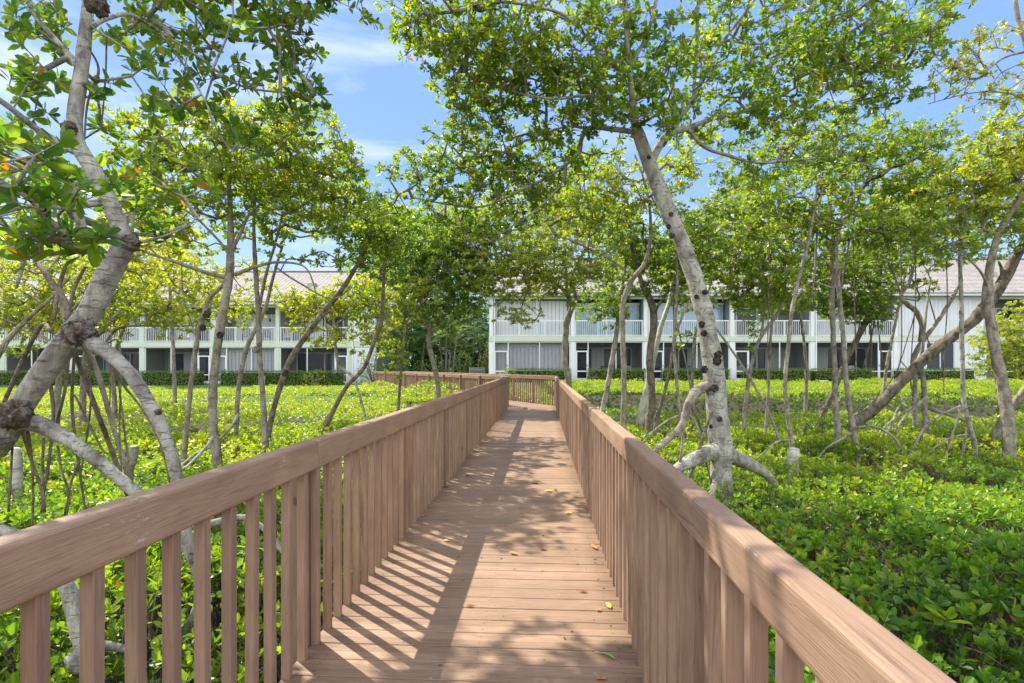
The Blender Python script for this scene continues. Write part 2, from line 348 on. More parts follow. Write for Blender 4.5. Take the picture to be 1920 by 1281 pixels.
# ------------------------------------------------------------ boardwalk
AL = math.atan2(56, 990)
RAILH = 1.07
boardM = Matrix.Rotation(-AL, 4, 'Z')
def bw(u, v): return Vector((u * math.cos(AL) + v * math.sin(AL), v * math.cos(AL) - u * math.sin(AL), 0))
UL, UR = -1.157, .452
d2 = Vector((-.497, .868, 0)); ang2 = math.atan2(-d2.x, d2.y)
cornL = Vector((-.10, 18.7, 0)); cornR = Vector((1.557, 19.2, 0)); cornF = Vector((-.045, 22.0, 0))
mb = MB(); P = .1465; nb = int(22.2 / P)
for i in range(nb):
    y0 = -3 + i * P
    j = random.uniform(-.0012, .0012)
    mb.box(UL - .05, UR + .05, y0 + .003, y0 + P - .004, -.028 + j, 0 + j)
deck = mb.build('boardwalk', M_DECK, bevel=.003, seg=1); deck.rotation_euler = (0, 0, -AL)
tag(deck, 'brown plank boardwalk running between two wooden railings', kind='structure')
# turned stretch
mb = MB()
for i in range(int(17.5 / P)):
    mb.box(-1.66, .03, i * P + .003, i * P + P - .004, -.04, -.012)
d2o = mb.build('boardwalk', M_DECK); d2o.location = cornL + Vector((.86 * 1.62, .5 * 1.62, 0)) - d2 * 1.0; d2o.rotation_euler = (0, 0, ang2)
tag(d2o, 'far stretch of plank boardwalk turning left towards the buildings', kind='structure')
mb = MB()
for u in (UL + .05, -.35, UR - .09): mb.box(u, u + .05, -3, 19.2, -.26, -.032)
for v in np.arange(-2.6, 19, 2.44):
    for u in (UL + .1, UR - .2): mb.box(u, u + .14, v, v + .14, -1.2, -.262)
o = mb.build('boardwalk_joists', M_PICK); o.rotation_euler = (0, 0, -AL); tag(o, 'dark joists and piles under the boardwalk', kind='structure')

def railing(name, label, start, ang, length, side, joints, pphase=0., post0=.0, far=False, posts_vis=1.83, top=RAILH, inset=0.):
    """local +Y along the rail, inner face (walkway side) at x=0; side=-1 railing body lies to -x, +1 to +x."""
    root = empty('boardwalk_railing', start, label, 'railing', 'boardwalk railings', ang)
    s = side
    cuts = [0] + [j for j in joints if 0 < j < length] + [length]
    for a, b in zip(cuts[:-1], cuts[1:]):
        m = MB(); x0, x1 = sorted((-s * .004, s * .076))
        m.box(x0, x1, 0.0015, b - a - .0015, .92, top)
        o = m.build('rail_board', M_RAIL, root, bevel=.014, seg=3); o.location = (0, a, 0)
    pk = MB(); x0, x1 = sorted((s * (.010 - inset), s * (.050 - inset))); pk.box(x0, x1, -.020, .020, -.24, .935)
    pm = None; n = 0; rest = MB()
    ys = np.arange(pphase, length - .03, .1535)
    # the 100 nearest the camera are parts, the others one part
    world = [start + Matrix.Rotation(ang, 3, 'Z') @ Vector((0, y, 0)) for y in ys]
    vis = sorted([(abs(p.y) + (100 if p.y < .3 else 0), i) for i, p in enumerate(world)])
    keep = {i for _, i in vis[:(99 if not far else 60)]}
    for i, y in enumerate(ys):
        if i in keep:
            if pm is None:
                o = pk.build('picket', M_PICK, root, bevel=.003, seg=1); pm = o
            else:
                o = pm.copy(); link(o, root)
            o.location = (random.uniform(-.002, .002), y, 0); o.rotation_euler = (0, random.uniform(-.004, .004), random.uniform(-.03, .03))
        else: rest.box(x0, x1, y - .020, y + .020, -.24, .935)
    if rest.n: tag(rest.build('distant_pickets', M_PICK, root), kind='stuff')
    ps = MB(); x0, x1 = sorted((s * .053, s * .142)); ps.box(x0, x1, -.044, .044, -1.1, .985 if not far else 1.06)
    pm = None
    y = post0
    while y < length:
        if pm is None: pm = o = ps.build('post', M_PICK, root, bevel=.008 if not far else .02)
        else: o = pm.copy(); link(o, root)
        o.location = (0, y, 0); y += posts_vis
    return root
railing('r', 'long left railing of the boardwalk, its inner side in shade', bw(UL, -3), -AL, 21.75, -1, [5.68 - 3.65, 5.68, 9.33, 12.98, 16.63, 20.3], .03, 2.02 - 1.83)
railing('r', 'long right railing of the boardwalk, its inner side in dappled sun', bw(UR + .015, -3), -AL, 22.2, 1, [8.75, 13.6, 18.4], .08, .9, top=1.047, inset=.012)
railing('r', 'short far railing across the end of the boardwalk where it turns left', cornR, ang2, 20.0, 1, [3.2, 8, 12.8], .05, .0, far=True, posts_vis=1.6)
railing('r', 'far railing leading away left, its outer posts showing above the shrubs', cornL, ang2, 17.5, -1, [4.8, 9.6, 14.4], .05, .3, far=True)

# ------------------------------------------------------------ leaves
def unit(a): return a / np.maximum(np.linalg.norm(a, axis=-1, keepdims=True), 1e-9)
LEAF_HI_V = np.array([[0, 0, 0], [-.15, .30, .02], [-.235, .60, .035], [-.15, .88, .02], [0, 1, -.03], [.15, .88, .02], [.235, .60, .035], [.15, .30, .02], [0, .33, -.03], [0, .65, -.035]])
LEAF_HI_F = np.array([[0, 8, 1], [1, 8, 2], [2, 8, 9], [2, 9, 3], [3, 9, 4], [0, 7, 8], [7, 6, 8], [6, 9, 8], [6, 5, 9], [5, 4, 9]])
LEAF_MD_V = np.array([[0, 0, 0], [-.19, .38, .02], [-.22, .70, .03], [0, 1, -.02], [.22, .70, .03], [.19, .38, .02], [0, .5, -.03]])
LEAF_MD_F = np.array([[0, 6, 1], [1, 6, 2], [2, 6, 3], [0, 5, 6], [5, 4, 6], [4, 3, 6]])
LEAF_LO_V = np.array([[0, 0, 0], [-.25, .6, .02], [0, 1, -.02], [.25, .6, .02]])
LEAF_LO_F = np.array([[0, 3, 2, 1]])
LODS = {'hi': (LEAF_HI_V, LEAF_HI_F), 'md': (LEAF_MD_V, LEAF_MD_F), 'lo': (LEAF_LO_V, LEAF_LO_F)}
def place_leaves(P, D, Nn, Ln, lod, droop=None):
    TV, TF = LODS[lod]; D = unit(D); Wd = unit(np.cross(D, Nn)); Nn = np.cross(Wd, D)
    n = len(P); bend = rng.uniform(-.05, .14, n)[:, None]
    y = TV[None, :, 1]; zz = TV[None, :, 2] - bend * y * y
    V = P[:, None, :] + Ln[:, None, None] * (Wd[:, None, :] * (TV[None, :, 0] * rng.uniform(.85, 1.2, (n, 1)))[..., None] + D[:, None, :] * y[..., None] + Nn[:, None, :] * zz[..., None])
    Fc = (TF[None] + (np.arange(n) * len(TV))[:, None, None]).reshape(-1, TF.shape[1])
    return V.reshape(-1, 3), Fc, len(TV)
def rosettes(P, A, Lr, hue, k=8, lod='md', th=(28, 85), huej=.16, old=.012):
    """P,A (n,3) rosette centres and axes -> V,F,hue"""
    n = len(P); A = unit(A); ref = np.where(np.abs(A[:, 2:3]) > .9, np.array([[1., 0, 0]]), np.array([[0, 0, 1.]]))
    U = unit(np.cross(A, ref)); Vv = np.cross(A, U); ph0 = rng.uniform(0, 6.28, n)
    j = np.tile(np.arange(k), n); i = np.repeat(np.arange(n), k)
    ph = ph0[i] + j * 2.4 + rng.normal(0, .25, n * k)
    th0 = np.radians(th[0] + (th[1] - th[0]) * (j / max(k - 1, 1)) + rng.normal(0, 9, n * k))
    rad = U[i] * np.cos(ph)[:, None] + Vv[i] * np.sin(ph)[:, None]
    D = A[i] * np.cos(th0)[:, None] + rad * np.sin(th0)[:, None]
    Nn = A[i] * np.sin(th0)[:, None] - rad * np.cos(th0)[:, None] + rng.normal(0, .18, (n * k, 3))
    Ln = Lr[i] * rng.uniform(.62, 1.08, n * k) * (.72 + .28 * j / k)
    keep = rng.random(n * k) > .08
    P2 = P[i] - A[i] * (.05 * Ln * j)[:, None]
    V, Fc, nv = place_leaves(P2[keep], D[keep], Nn[keep], Ln[keep], lod)
    h = np.clip((hue if np.isscalar(hue) else hue[i]) + rng.normal(0, huej, n * k), 0.02, 1.0)
    h = np.where(rng.random(n * k) < old, 2.0, h)[keep]
    return V, Fc, np.repeat(h, nv)

# ------------------------------------------------------------ tubes / trunks
def catmull(P, R_, step):
    P = [Vector(p) for p in P]; out = []; rad = []
    Pn = [P[0] * 2 - P[1]] + P + [P[-1] * 2 - P[-2]]
    for i in range(1, len(Pn) - 2):
        p0, p1, p2, p3 = Pn[i - 1:i + 3]; n = max(2, int((p2 - p1).length / step))
        for k in range(n):
            t = k / n
            out.append(.5 * ((2 * p1) + (p2 - p0) * t + (2 * p0 - 5 * p1 + 4 * p2 - p3) * t * t + (3 * p1 - p0 - 3 * p2 + p3) * t ** 3))
            rad.append(R_[i - 1] * (1 - t) + R_[i] * t)
    out.append(P[-1]); rad.append(R_[-1]); return out, rad
def tube(mbx, P, R_, sides=10, step=None, rough=.10, seed=0):
    step = step or max(.03, min(.12, max(R_) * .9))
    pts, rad = catmull(P, R_, step)
    n = len(pts); T = [(pts[min(i + 1, n - 1)] - pts[max(i - 1, 0)]).normalized() for i in range(n)]
    up = Vector((0, 1, 0)) if abs(T[0].y) < .9 else Vector((1, 0, 0)); Nv = T[0].cross(up).normalized()
    V = []
    for i in range(n):
        Nv = (Nv - T[i] * Nv.dot(T[i])).normalized(); B = T[i].cross(Nv)
        for j in range(sides):
            a = 6.28318 * j / sides; dr = Nv * math.cos(a) + B * math.sin(a); q = pts[i] + dr * rad[i]
            k = 1 + rough * (noise.noise(q * (1.3 / max(rad[i], .02) * .35) + Vector((seed, 0, 0))) * 1.6 + noise.noise(q * 3.1) * .8)
            V.append(pts[i] + dr * rad[i] * k)
    V = [tuple(v) for v in V]; Fc = []
    i, j = np.meshgrid(np.arange(n - 1), np.arange(sides), indexing='ij'); jn = (j + 1) % sides
    Fc = np.stack([i * sides + j, i * sides + jn, (i + 1) * sides + jn, (i + 1) * sides + j], -1).reshape(-1, 4)
    m = len(V); V += [tuple(pts[0]), tuple(pts[-1])]
    c0 = [[m, (q + 1) % sides, q, q] for q in range(sides)]
    mbx.add(V, Fc)
    b = mbx.n - len(V)
    tri = [[m, (q + 1) % sides, q] for q in range(sides)] + [[m + 1, (n - 1) * sides + q, (n - 1) * sides + (q + 1) % sides] for q in range(sides)]
    mbx.F.append(np.array(tri) + b)
    return pts, rad
def build_mixed(mbx, name, m, parent, org=(0, 0, 0), smooth=True, attr=None):
    q = [f for f in mbx.F if f.shape[1] == 4]; t3 = [f for f in mbx.F if f.shape[1] == 3]
    fs = ([np.concatenate(q)] if q else []) + ([np.concatenate(t3)] if t3 else [])
    return mesh_np(name, np.concatenate(mbx.V), fs, m, parent, smooth, attr, org)
def frusta(mbx, A, B, ra, rb, sides=4):
    D = unit(B - A); ref = np.where(np.abs(D[:, 2:3]) > .9, np.array([[1., 0, 0]]), np.array([[0, 0, 1.]]))
    U = unit(np.cross(D, ref)); Vv = np.cross(D, U); n = len(A); ang = np.arange(sides) * 2 * np.pi / sides
    ring = U[:, None] * np.cos(ang)[None, :, None] + Vv[:, None] * np.sin(ang)[None, :, None]
    V = np.concatenate([A[:, None] + ring * ra[:, None, None], B[:, None] + ring * rb[:, None, None]], 1)
    j = np.arange(sides); f = np.stack([j, (j + 1) % sides, sides + (j + 1) % sides, sides + j], -1)
    Fc = (f[None] + (np.arange(n) * 2 * sides)[:, None, None]).reshape(-1, 4); mbx.add(V.reshape(-1, 3), Fc)

LEAFA = .20
def tree(label, limbs, blobs, base, bark=None, leaf=.104, hue=.5, kr=4, lod='md', seed=1, roots=(), knots=(), grow=True, cat='tree', group='mangrove trees', name='mangrove_tree', scars=(), old=.012, sr=.16, ws=.70, covm=2.1):
    """limbs: lists of (px, py, depth, width_px). blobs: (px,py,depth,rx,ry,rdepth[,coverage])"""
    global rng
    rng = np.random.default_rng(seed * 131 + 5); rnd = random.Random(seed)
    bark = bark or M_BARK_GREY
    org = Vector((base.x, base.y, float(gz(base.x, base.y)))); root = empty(name, org, label, cat, group)
    mbx = MB(); nodes = []
    for k, lb in enumerate(limbs):
        pts = [W(a, b, d) for a, b, d, *_ in lb]; rad = [max(.004, q[3] * ws / F * q[2] / 2) for q in lb]
        if k == 0:
            p0 = pts[0]; zb = float(gz(p0.x, p0.y)) - .1
            if p0.z > zb: pts = [Vector((p0.x, p0.y, zb))] + pts; rad = [rad[0] * 1.25] + rad
        sides = 16 if max(rad) > .09 else 10 if max(rad) > .04 else 7
        cp, cr_ = tube(mbx, pts, rad, sides, seed=seed)
        for i, (p, r) in enumerate(zip(cp, cr_)):
            if p.z > (1.9 if k == 0 else .6) and i % 2 == 0: nodes.append((tuple(p), r))
    # attraction points
    pts = []; hues = []
    for bl in blobs:
        px, py, d, rx, ry, rd = bl[:6]; cov = bl[6] if len(bl) > 6 else 1.6; bh = bl[7] if len(bl) > 7 else 0
        unit_area = kr * 8 * (leaf * leaf * LEAFA) * .62 * (F / d) ** 2 * 1.25
        n = max(1, int(round(covm * cov * math.pi * rx * ry / unit_area)))
        q = rng.normal(0, 1, (n, 3)); q = unit(q) * (rng.random((n, 1)) ** .42)
        c_ = W(px, py, d)
        e = np.array([rx / F * d, rd, ry / F * d]); pts.append(np.array(c_) + q * e); hues.append(np.full(n, bh))
    if pts:
        pts = np.concatenate(pts); hues = np.concatenate(hues)
        ok = pts[:, 2] > .5; pts = pts[ok]; hues = hues[ok]
        npos = [n_[0] for n_ in nodes]; nrad = [n_[1] for n_ in nodes]; par = [-1] * len(npos); nl = len(npos)
        arr = np.zeros((nl + len(pts) * 14, 3)); arr[:nl] = npos; cnt = nl
        d0 = np.min(np.linalg.norm(pts[:, None, :] - arr[None, :nl, :], axis=2), axis=1) if nl else np.zeros(len(pts))
        order = np.argsort(d0); tips = []; taxis = []; count = {}
        c3 = arr[:nl].mean(0)
        for oi in order:
            p = pts[oi]; dd = np.linalg.norm(arr[:cnt] - p, axis=1)
            # prefer attaching a bit back towards the stem so twigs fork forward
            dd = dd + .15 * np.maximum(0, arr[:cnt, 2] - p[2])
            i = int(np.argmin(dd)); a = arr[i].copy(); v = p - a; ln = np.linalg.norm(v)
            if ln < .03: continue
            ns = min(12, max(1, int(ln / .16))); prev = i
            side = rng.normal(0, .13, 3) * ln; side[2] += .07 * ln
            for s_ in range(1, ns + 1):
                t = s_ / ns; q = a + v * t + side * math.sin(math.pi * t) + rng.normal(0, .013, 3) * (t < 1)
                arr[cnt] = q; par.append(prev); prev = cnt; cnt += 1
            tips.append(prev); taxis.append(v / ln)
            j = prev
            while j >= nl and j != -1:
                count[j] = count.get(j, 0) + 1; j = par[j]
        ei = np.array([j for j in range(nl, cnt)]); ep = np.array([par[j] for j in ei])
        if len(ei):
            cc = np.array([count.get(j, 1) for j in ei], float); rr = np.minimum(.032, .0042 * np.sqrt(cc)) * (leaf / .095) ** .5
            rmap = dict(zip(ei.tolist(), rr.tolist())); rp = np.array([rmap.get(int(p_), r_ * 1.15) for p_, r_ in zip(ep, rr)]); rp = np.minimum(rp, rr * 1.4)
            frusta(mbx, arr[ep], arr[ei], rp, rr, 5 if lod == 'hi' else 4)
        # sprays of rosettes
        T = arr[np.array(tips)]; TA = np.array(taxis); n = len(T)
        i = np.repeat(np.arange(n), kr); off = rng.normal(0, 1, (n * kr, 3)); off = unit(off) * (rng.random((n * kr, 1)) ** .5) * sr * (leaf / .095)
        off[:, 2] = np.abs(off[:, 2]) * .6 - .02
        P = T[i] + off + TA[i] * .05
        frusta(mbx, T[i], P, np.full(n * kr, .0036), np.full(n * kr, .0028), 3)
        A = unit(off) * .9 + TA[i] * .5 + np.array([0, 0, .75]) + rng.normal(0, .25, (n * kr, 3))
        hz = np.repeat(hues[order][:len(tips)] if len(hues) >= len(tips) else np.zeros(n), kr)
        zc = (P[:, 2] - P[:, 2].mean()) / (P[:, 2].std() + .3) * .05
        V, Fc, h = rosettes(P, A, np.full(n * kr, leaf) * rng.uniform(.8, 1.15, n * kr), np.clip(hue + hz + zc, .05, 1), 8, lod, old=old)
        mesh_np('crown', V, Fc, M_LEAF, root, False, h, org)
    build_mixed(mbx, 'trunk', bark, root, org)
    for rt in roots:
        m2 = MB(); bk = M_ROOT
        if isinstance(rt, tuple) and isinstance(rt[0], str): bk = {'p': M_BARK_PALE, 'g': M_BARK_GREY, 'r': M_ROOT, 'd': M_BARK_DARK}[rt[0]]; rt = rt[1]
        P_ = [W(a, b, d) for a, b, d, *_ in rt]; rad = [max(.003, q[3] * (ws if q[3] > 14 else .82) / F * q[2] / 2) for q in rt]
        e_ = P_[-1]
        if -.45 < e_.z < .42 and rad[-1] > .006 and bk is not M_ROOT:
            dv = (P_[-1] - P_[-2]).normalized(); P_.append(e_ + Vector((dv.x * .45, dv.y * .45, -.32))); rad.append(rad[-1] * .8); P_.append(e_ + Vector((dv.x * .7, dv.y * .7, -.7))); rad.append(rad[-1] * .8)
        tube(m2, P_, rad, 14 if max(rad) > .04 else 6, rough=.1, seed=seed)
        build_mixed(m2, 'prop_root', bk, root, org)
    for (kx, ky, kd, kr_, mm) in knots:
        knot(W(kx, ky, kd), kr_ / F * kd, mm, root, org, seed)
    for (kx, ky, kd, kr_) in scars:
        knot(W(kx, ky, kd), kr_ * .85 / F * kd, M_SCAR, root, org, seed + kx, 'bark_scar', .3)
    return root
import bmesh
def knot(c, r, m, root, org, seed, name='burl', fl=1.0):
    bm = bmesh.new(); bmesh.ops.create_icosphere(bm, subdivisions=4, radius=1)
    for v in bm.verts:
        p = v.co.copy(); k = 1 + .30 * noise.noise(p * 1.7 + Vector((seed, seed, 0))) + .26 * noise.noise(p * 4.5 + Vector((seed, 2, 0))) + .16 * noise.noise(p * 11)
        v.co = (c - Vector(org)) + Vector((p.x, p.y * fl, p.z)) * r * k
    me = bpy.data.meshes.new(name); bm.to_mesh(me); bm.free(); me.materials.append(m)
    for p in me.polygons: p.use_smooth = True
    return link(bpy.data.objects.new(name, me), root)

# ------------------------------------------------------------ townhouses
def townhouse(label, d, dz, z0, bays, blocks, x0p, x1p, ridge, depth=11, cat='building'):
    X = lambda px: (px - CX) / F * d
    xa, xb = X(x0p), X(x1p); root = empty('townhouse_row', ((xa + xb) / 2, d, z0), label, cat)
    ox, oy, oz = root.location
    def B(name, m, boxes, parent=root, bevel=0):
        mb = MB()
        for b in boxes: mb.box(b[0] - ox, b[1] - ox, b[2] - oy, b[3] - oy, b[4], b[5])
        o = mb.build(name, m, parent, bevel); 
        return o
    bd = d + 2.3                                  # recessed back wall
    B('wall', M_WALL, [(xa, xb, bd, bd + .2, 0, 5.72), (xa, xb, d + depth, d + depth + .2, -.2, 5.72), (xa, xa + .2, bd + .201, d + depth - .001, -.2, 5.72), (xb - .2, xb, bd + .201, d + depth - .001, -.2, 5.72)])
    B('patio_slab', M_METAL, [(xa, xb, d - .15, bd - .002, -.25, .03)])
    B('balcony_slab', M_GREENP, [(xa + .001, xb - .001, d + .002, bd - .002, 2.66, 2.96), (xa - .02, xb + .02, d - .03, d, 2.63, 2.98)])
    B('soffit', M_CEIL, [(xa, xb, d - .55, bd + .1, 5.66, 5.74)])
    B('fascia', M_PAINT, [(xa - .3, xb + .3, d - .60, d - .552, 5.60, 5.80), (xa - .3, xb + .3, d - .02, d + .16, 5.45, 5.655)])
    # roof: courses of tiles
    mb = MB(); n = 26; run = depth / 2 + .9; rise = ridge - 5.80
    for i in range(n):
        a, b = i / n, (i + 1) / n; y0 = d - .68 + run * a; y1 = d - .68 + run * b; za = 5.80 + rise * a; zb = 5.80 + rise * b
        x0, x1 = xa - .5 - ox, xb + .5 - ox; t = .05
        V = [[x0, y0 - oy, za - t], [x1, y0 - oy, za - t], [x1, y1 - oy + .02, zb - t], [x0, y1 - oy + .02, zb - t], [x0, y0 - oy, za + t], [x1, y0 - oy, za + t], [x1, y1 - oy + .02, zb + .01], [x0, y1 - oy + .02, zb + .01]]
        mb.add(V, BF)
    yb = d - .68 + 2 * run
    mb.add([[xa - .5 - ox, yb - oy, 5.75], [xb + .5 - ox, yb - oy, 5.75], [xb + .5 - ox, yb - run - oy + .03, ridge], [xa - .5 - ox, yb - run - oy + .03, ridge],
            [xa - .5 - ox, yb - oy, 5.85], [xb + .5 - ox, yb - oy, 5.85], [xb + .5 - ox, yb - run - oy + .03, ridge + .06], [xa - .5 - ox, yb - run - oy + .03, ridge + .06]], BF)
    mb.build('roof', M_ROOF, root)
    # gable walls
    for xg in (xa + .02, xb - .18):
        V = [[xg - ox, .1, 5.74], [xg + .16 - ox, .1, 5.74], [xg + .16 - ox, depth, 5.74], [xg - ox, depth, 5.74], [xg - ox, run - .8, ridge - .3], [xg + .16 - ox, run - .8, ridge - .3], [xg + .16 - ox, run - .6, ridge - .3], [xg - ox, run - .6, ridge - .3]]
        m2 = MB(); m2.add(V, BF); m2.build('gable_wall', M_SIDING, root)
    cols = sorted({b[0] for b in bays} | {b[1] for b in bays})
    for px in cols:
        x = X(px); B('column', M_GREENP if d > 36 else M_PAINT, [(x - .16, x + .16, d + .01, d + .22, -.2, 2.655), (x - .13, x + .13, d + .01, d + .2, 2.965, 5.655)])
        B('party_wall', M_WALL, [(x - .09, x + .09, d + .23, bd - .003, .035, 2.655), (x - .09, x + .09, d + .23, bd - .003, 2.965, 5.655)])
    for (p0, p1, door, up, low) in bays:
        a, b = X(p0) + .165, X(p1) - .165; ym = d + .05
        # balcony railing
        bx = [(a, b, ym, ym + .05, 3.98, 4.05), (a, b, ym, ym + .04, 3.02, 3.07)]
        k = int((b - a) / .125)
        for i in range(1, k): x = a + (b - a) * i / k; bx.append((x - .012, x + .012, ym + .008, ym + .03, 3.072, 3.978))
        for i in range(4): x = a + .03 + (b - a - .06) * i / 3; bx.append((x - .028, x + .028, ym - .004, ym + .047, 2.99, 3.979))
        B('balcony_railing', M_PAINT, bx)
        # ground screen enclosure
        xs_ = [a + (b - a) * t for t in ((.19, .60) if door == 'L' else (.40, .81))]
        fr = [(a, a + .06, ym, ym + .06, .03, 2.62), (b - .06, b, ym, ym + .06, .03, 2.62), (a + .061, b - .061, ym, ym + .06, 2.56, 2.625)]
        for x in xs_: fr.append((x - .03, x + .03, ym, ym + .06, .03, 2.559))
        da, db = (a + .061, xs_[0] - .031) if door == 'L' else (xs_[1] + .031, b - .061)
        ra, rb = (xs_[0] + .031, b - .061) if door == 'L' else (a + .061, xs_[1] - .031)
        fr.append((ra, rb, ym + .005, ym + .055, .62, .68))
        B('screen_frame', M_PAINT, fr)
        dr = B('screen_door', M_PAINT, [(da, da + .07, ym - .01, ym + .04, .04, 2.02), (db - .07, db, ym - .01, ym + .04, .04, 2.02), (da + .071, db - .071, ym - .01, ym + .04, 1.94, 2.02), (da + .071, db - .071, ym - .01, ym + .04, .62, .70), (da + .071, db - .071, ym - .01, ym + .04, .04, .20)])
        B('handle', M_METAL, [((db if door == 'L' else da + .03) - .05, (db if door == 'L' else da + .03), ym - .05, ym - .012, .98, 1.10)], None).parent = dr
        B('insect_screen', M_SCREEN, [(a + .07, b - .07, ym + .056, ym + .0575, .1, 2.55)])
        if low == 'shutter':
            mb = MB(); 
            for i in range(int((b - a) / .26)): x = a + .02 + i * .26; mb.box(x - ox, x + .185 - ox, .40, .44, .05, 2.3); mb.box(x + .19 - ox, x + .255 - ox, .445, .47, .05, 2.3)
            mb.build('storm_shutter', M_SHUTTER, root)
            B('shutter_header', M_GREENP, [(a, b, d + .39, d + .5, 2.301, 2.65)])
        else:
            wn = B('patio_door', M_PAINT, [(a + (b - a) * q0, a + (b - a) * q1, bd - .06, bd - .004, s0, s1) for q0, q1, s0, s1 in ((.06, .075, .04, 2.3), (.925, .94, .04, 2.3), (.0751, .9249, 2.22, 2.3), (.49, .51, .04, 2.219))])
            B('pane', M_GLASS, [(a + (b - a) * .076, a + (b - a) * .489, bd - .04, bd - .02, .05, 2.218), (a + (b - a) * .511, a + (b - a) * .924, bd - .04, bd - .02, .05, 2.218)], None).parent = wn
            if low == 'fan':
                xf = (a + b) / 2
                B('ceiling_fan_rod', M_DARK, [(xf - .02, xf + .02, d + 1.0, d + 1.04, 2.45, 2.655), (xf - .09, xf + .09, d + .93, d + 1.11, 2.36, 2.449), (xf - .6, xf - .1, d + .96, d + 1.08, 2.40, 2.415), (xf + .1, xf + .6, d + .96, d + 1.08, 2.40, 2.415), (xf - .06, xf + .06, d + .45, d + .92, 2.40, 2.415), (xf - .06, xf + .06, d + 1.12, d + 1.6, 2.40, 2.415)]).name = 'ceiling_fan'
        if up == 'shutter':
            mb = MB()
            for i in range(int((b - a) / .26)): x = a + .01 + i * .26; mb.box(x - ox, x + .20 - ox, .52, .56, 3.0, 5.4); mb.box(x + .205 - ox, x + .255 - ox, .565, .59, 3.0, 5.4)
            mb.build('storm_shutter', M_SHUTTER, root)
            B('screen_post', M_PAINT, [((a + b) / 2 + .3, (a + b) / 2 + .36, ym + .052, ym + .1, 3.0, 5.45)])
        elif up == 'glass':
            wn = B('balcony_window', M_PAINT, [(a, b, d + 1.0, d + 1.06, 5.2, 5.3), (a + (b - a) * .5 - .03, a + (b - a) * .5 + .03, d + 1.0, d + 1.06, 2.97, 5.199)])
            B('pane', M_GLASSB, [(a + .02, (a + b) / 2 - .035, d + 1.02, d + 1.04, 2.97, 5.199), ((a + b) / 2 + .035, b - .02, d + 1.02, d + 1.04, 2.97, 5.199)], None).parent = wn
        elif up == 'panel':
            B('balcony_shutter', M_SIDING, [(a + .4, b - .5, bd - .12, bd - .005, 2.97, 5.15)])
        else:
            wn = B('balcony_window', M_PAINT, [(a + (b - a) * q0, a + (b - a) * q1, bd - .06, bd - .004, s0, s1) for q0, q1, s0, s1 in ((.2, .22, 2.98, 5.1), (.78, .80, 2.98, 5.1), (.2201, .7799, 5.02, 5.1), (.49, .51, 2.98, 5.019))])
            B('pane', M_GLASS, [(a + (b - a) * .222, a + (b - a) * .489, bd - .04, bd - .02, 2.99, 5.018), (a + (b - a) * .511, a + (b - a) * .778, bd - .04, bd - .02, 2.99, 5.018)], None).parent = wn
    for (p0, p1, win) in blocks:
        a, b = X(p0) + (.165 if p0 in cols else 0), X(p1) - (.165 if p1 in cols else 0)
        if win:
            wa, wb = X(win[0]), X(win[1]); w0, w1 = win[2], win[3]
            bxs = [(a, wa, d - .02, d + .3, -.2, 2.6), (wb, b, d - .02, d + .3, -.2, 2.6)]
            if w0 < 2.6:
                bxs += [(wa + .001, wb - .001, d - .02, d + .3, -.2, w0), (wa + .001, wb - .001, d - .02, d + .3, w1, 2.6)]
                bxs += [(a, b, d - .02, d + .3, 3.0, 5.44)]
            else:
                bxs = [(a, b, d - .02, d + .3, -.2, 2.6), (a, wa, d - .02, d + .3, 3.0, 5.44), (wb, b, d - .02, d + .3, 3.0, 5.44), (wa + .001, wb - .001, d - .02, d + .3, 3.0, w0), (wa + .001, wb - .001, d - .02, d + .3, w1, 5.44)]
            B('siding_wall', M_SIDING, bxs)
            wn = B('window', M_PAINT, [(wa, wa + .05, d + .02, d + .08, w0, w1), (wb - .05, wb, d + .02, d + .08, w0, w1), (wa + .051, wb - .051, d + .02, d + .08, w0, w0 + .05), (wa + .051, wb - .051, d + .02, d + .08, w1 - .05, w1), ((wa + wb) / 2 - .03, (wa + wb) / 2 + .03, d + .02, d + .08, w0 + .051, w1 - .051)])
            B('pane', M_GLASS, [(wa + .051, (wa + wb) / 2 - .031, d + .04, d + .06, w0 + .051, w1 - .051), ((wa + wb) / 2 + .031, wb - .051, d + .04, d + .06, w0 + .051, w1 - .051)], None).parent = wn
        else: B('siding_wall', M_SIDING, [(a, b, d - .02, d + .3, -.2, 2.6), (a, b, d - .02, d + .3, 3.0, 5.44)])
    rc = MB(); yr = d - .68 + run; rc.box(xa - .5 - ox, xb + .5 - ox, yr - .14 - oy, yr + .14 - oy, ridge + .03, ridge + .13); rc.build('ridge_cap', M_ROOF, root, .04)
    for i, t in enumerate((.12, .31, .47, .66, .83)):
        xv = xa + (xb - xa) * t; kk = .35 + .12 * (i % 3); yv = d - .68 + run * kk; zv = 5.8 + rise * kk
        mv = MB(); mv.box(xv - .06 - ox, xv + .06 - ox, yv - .06 - oy, yv + .06 - oy, zv - .1, zv + .45) if i % 2 else mv.box(xv - .3 - ox, xv + .3 - ox, yv - .25 - oy, yv + .25 - oy, zv - .1, zv + .22)
        mv.build('roof_vent', M_METAL, root)
    for px in cols[::2]: x = X(px); B('downspout', M_PAINT, [(x + .17, x + .25, d - .05, d + .008, -.1, 5.44)])
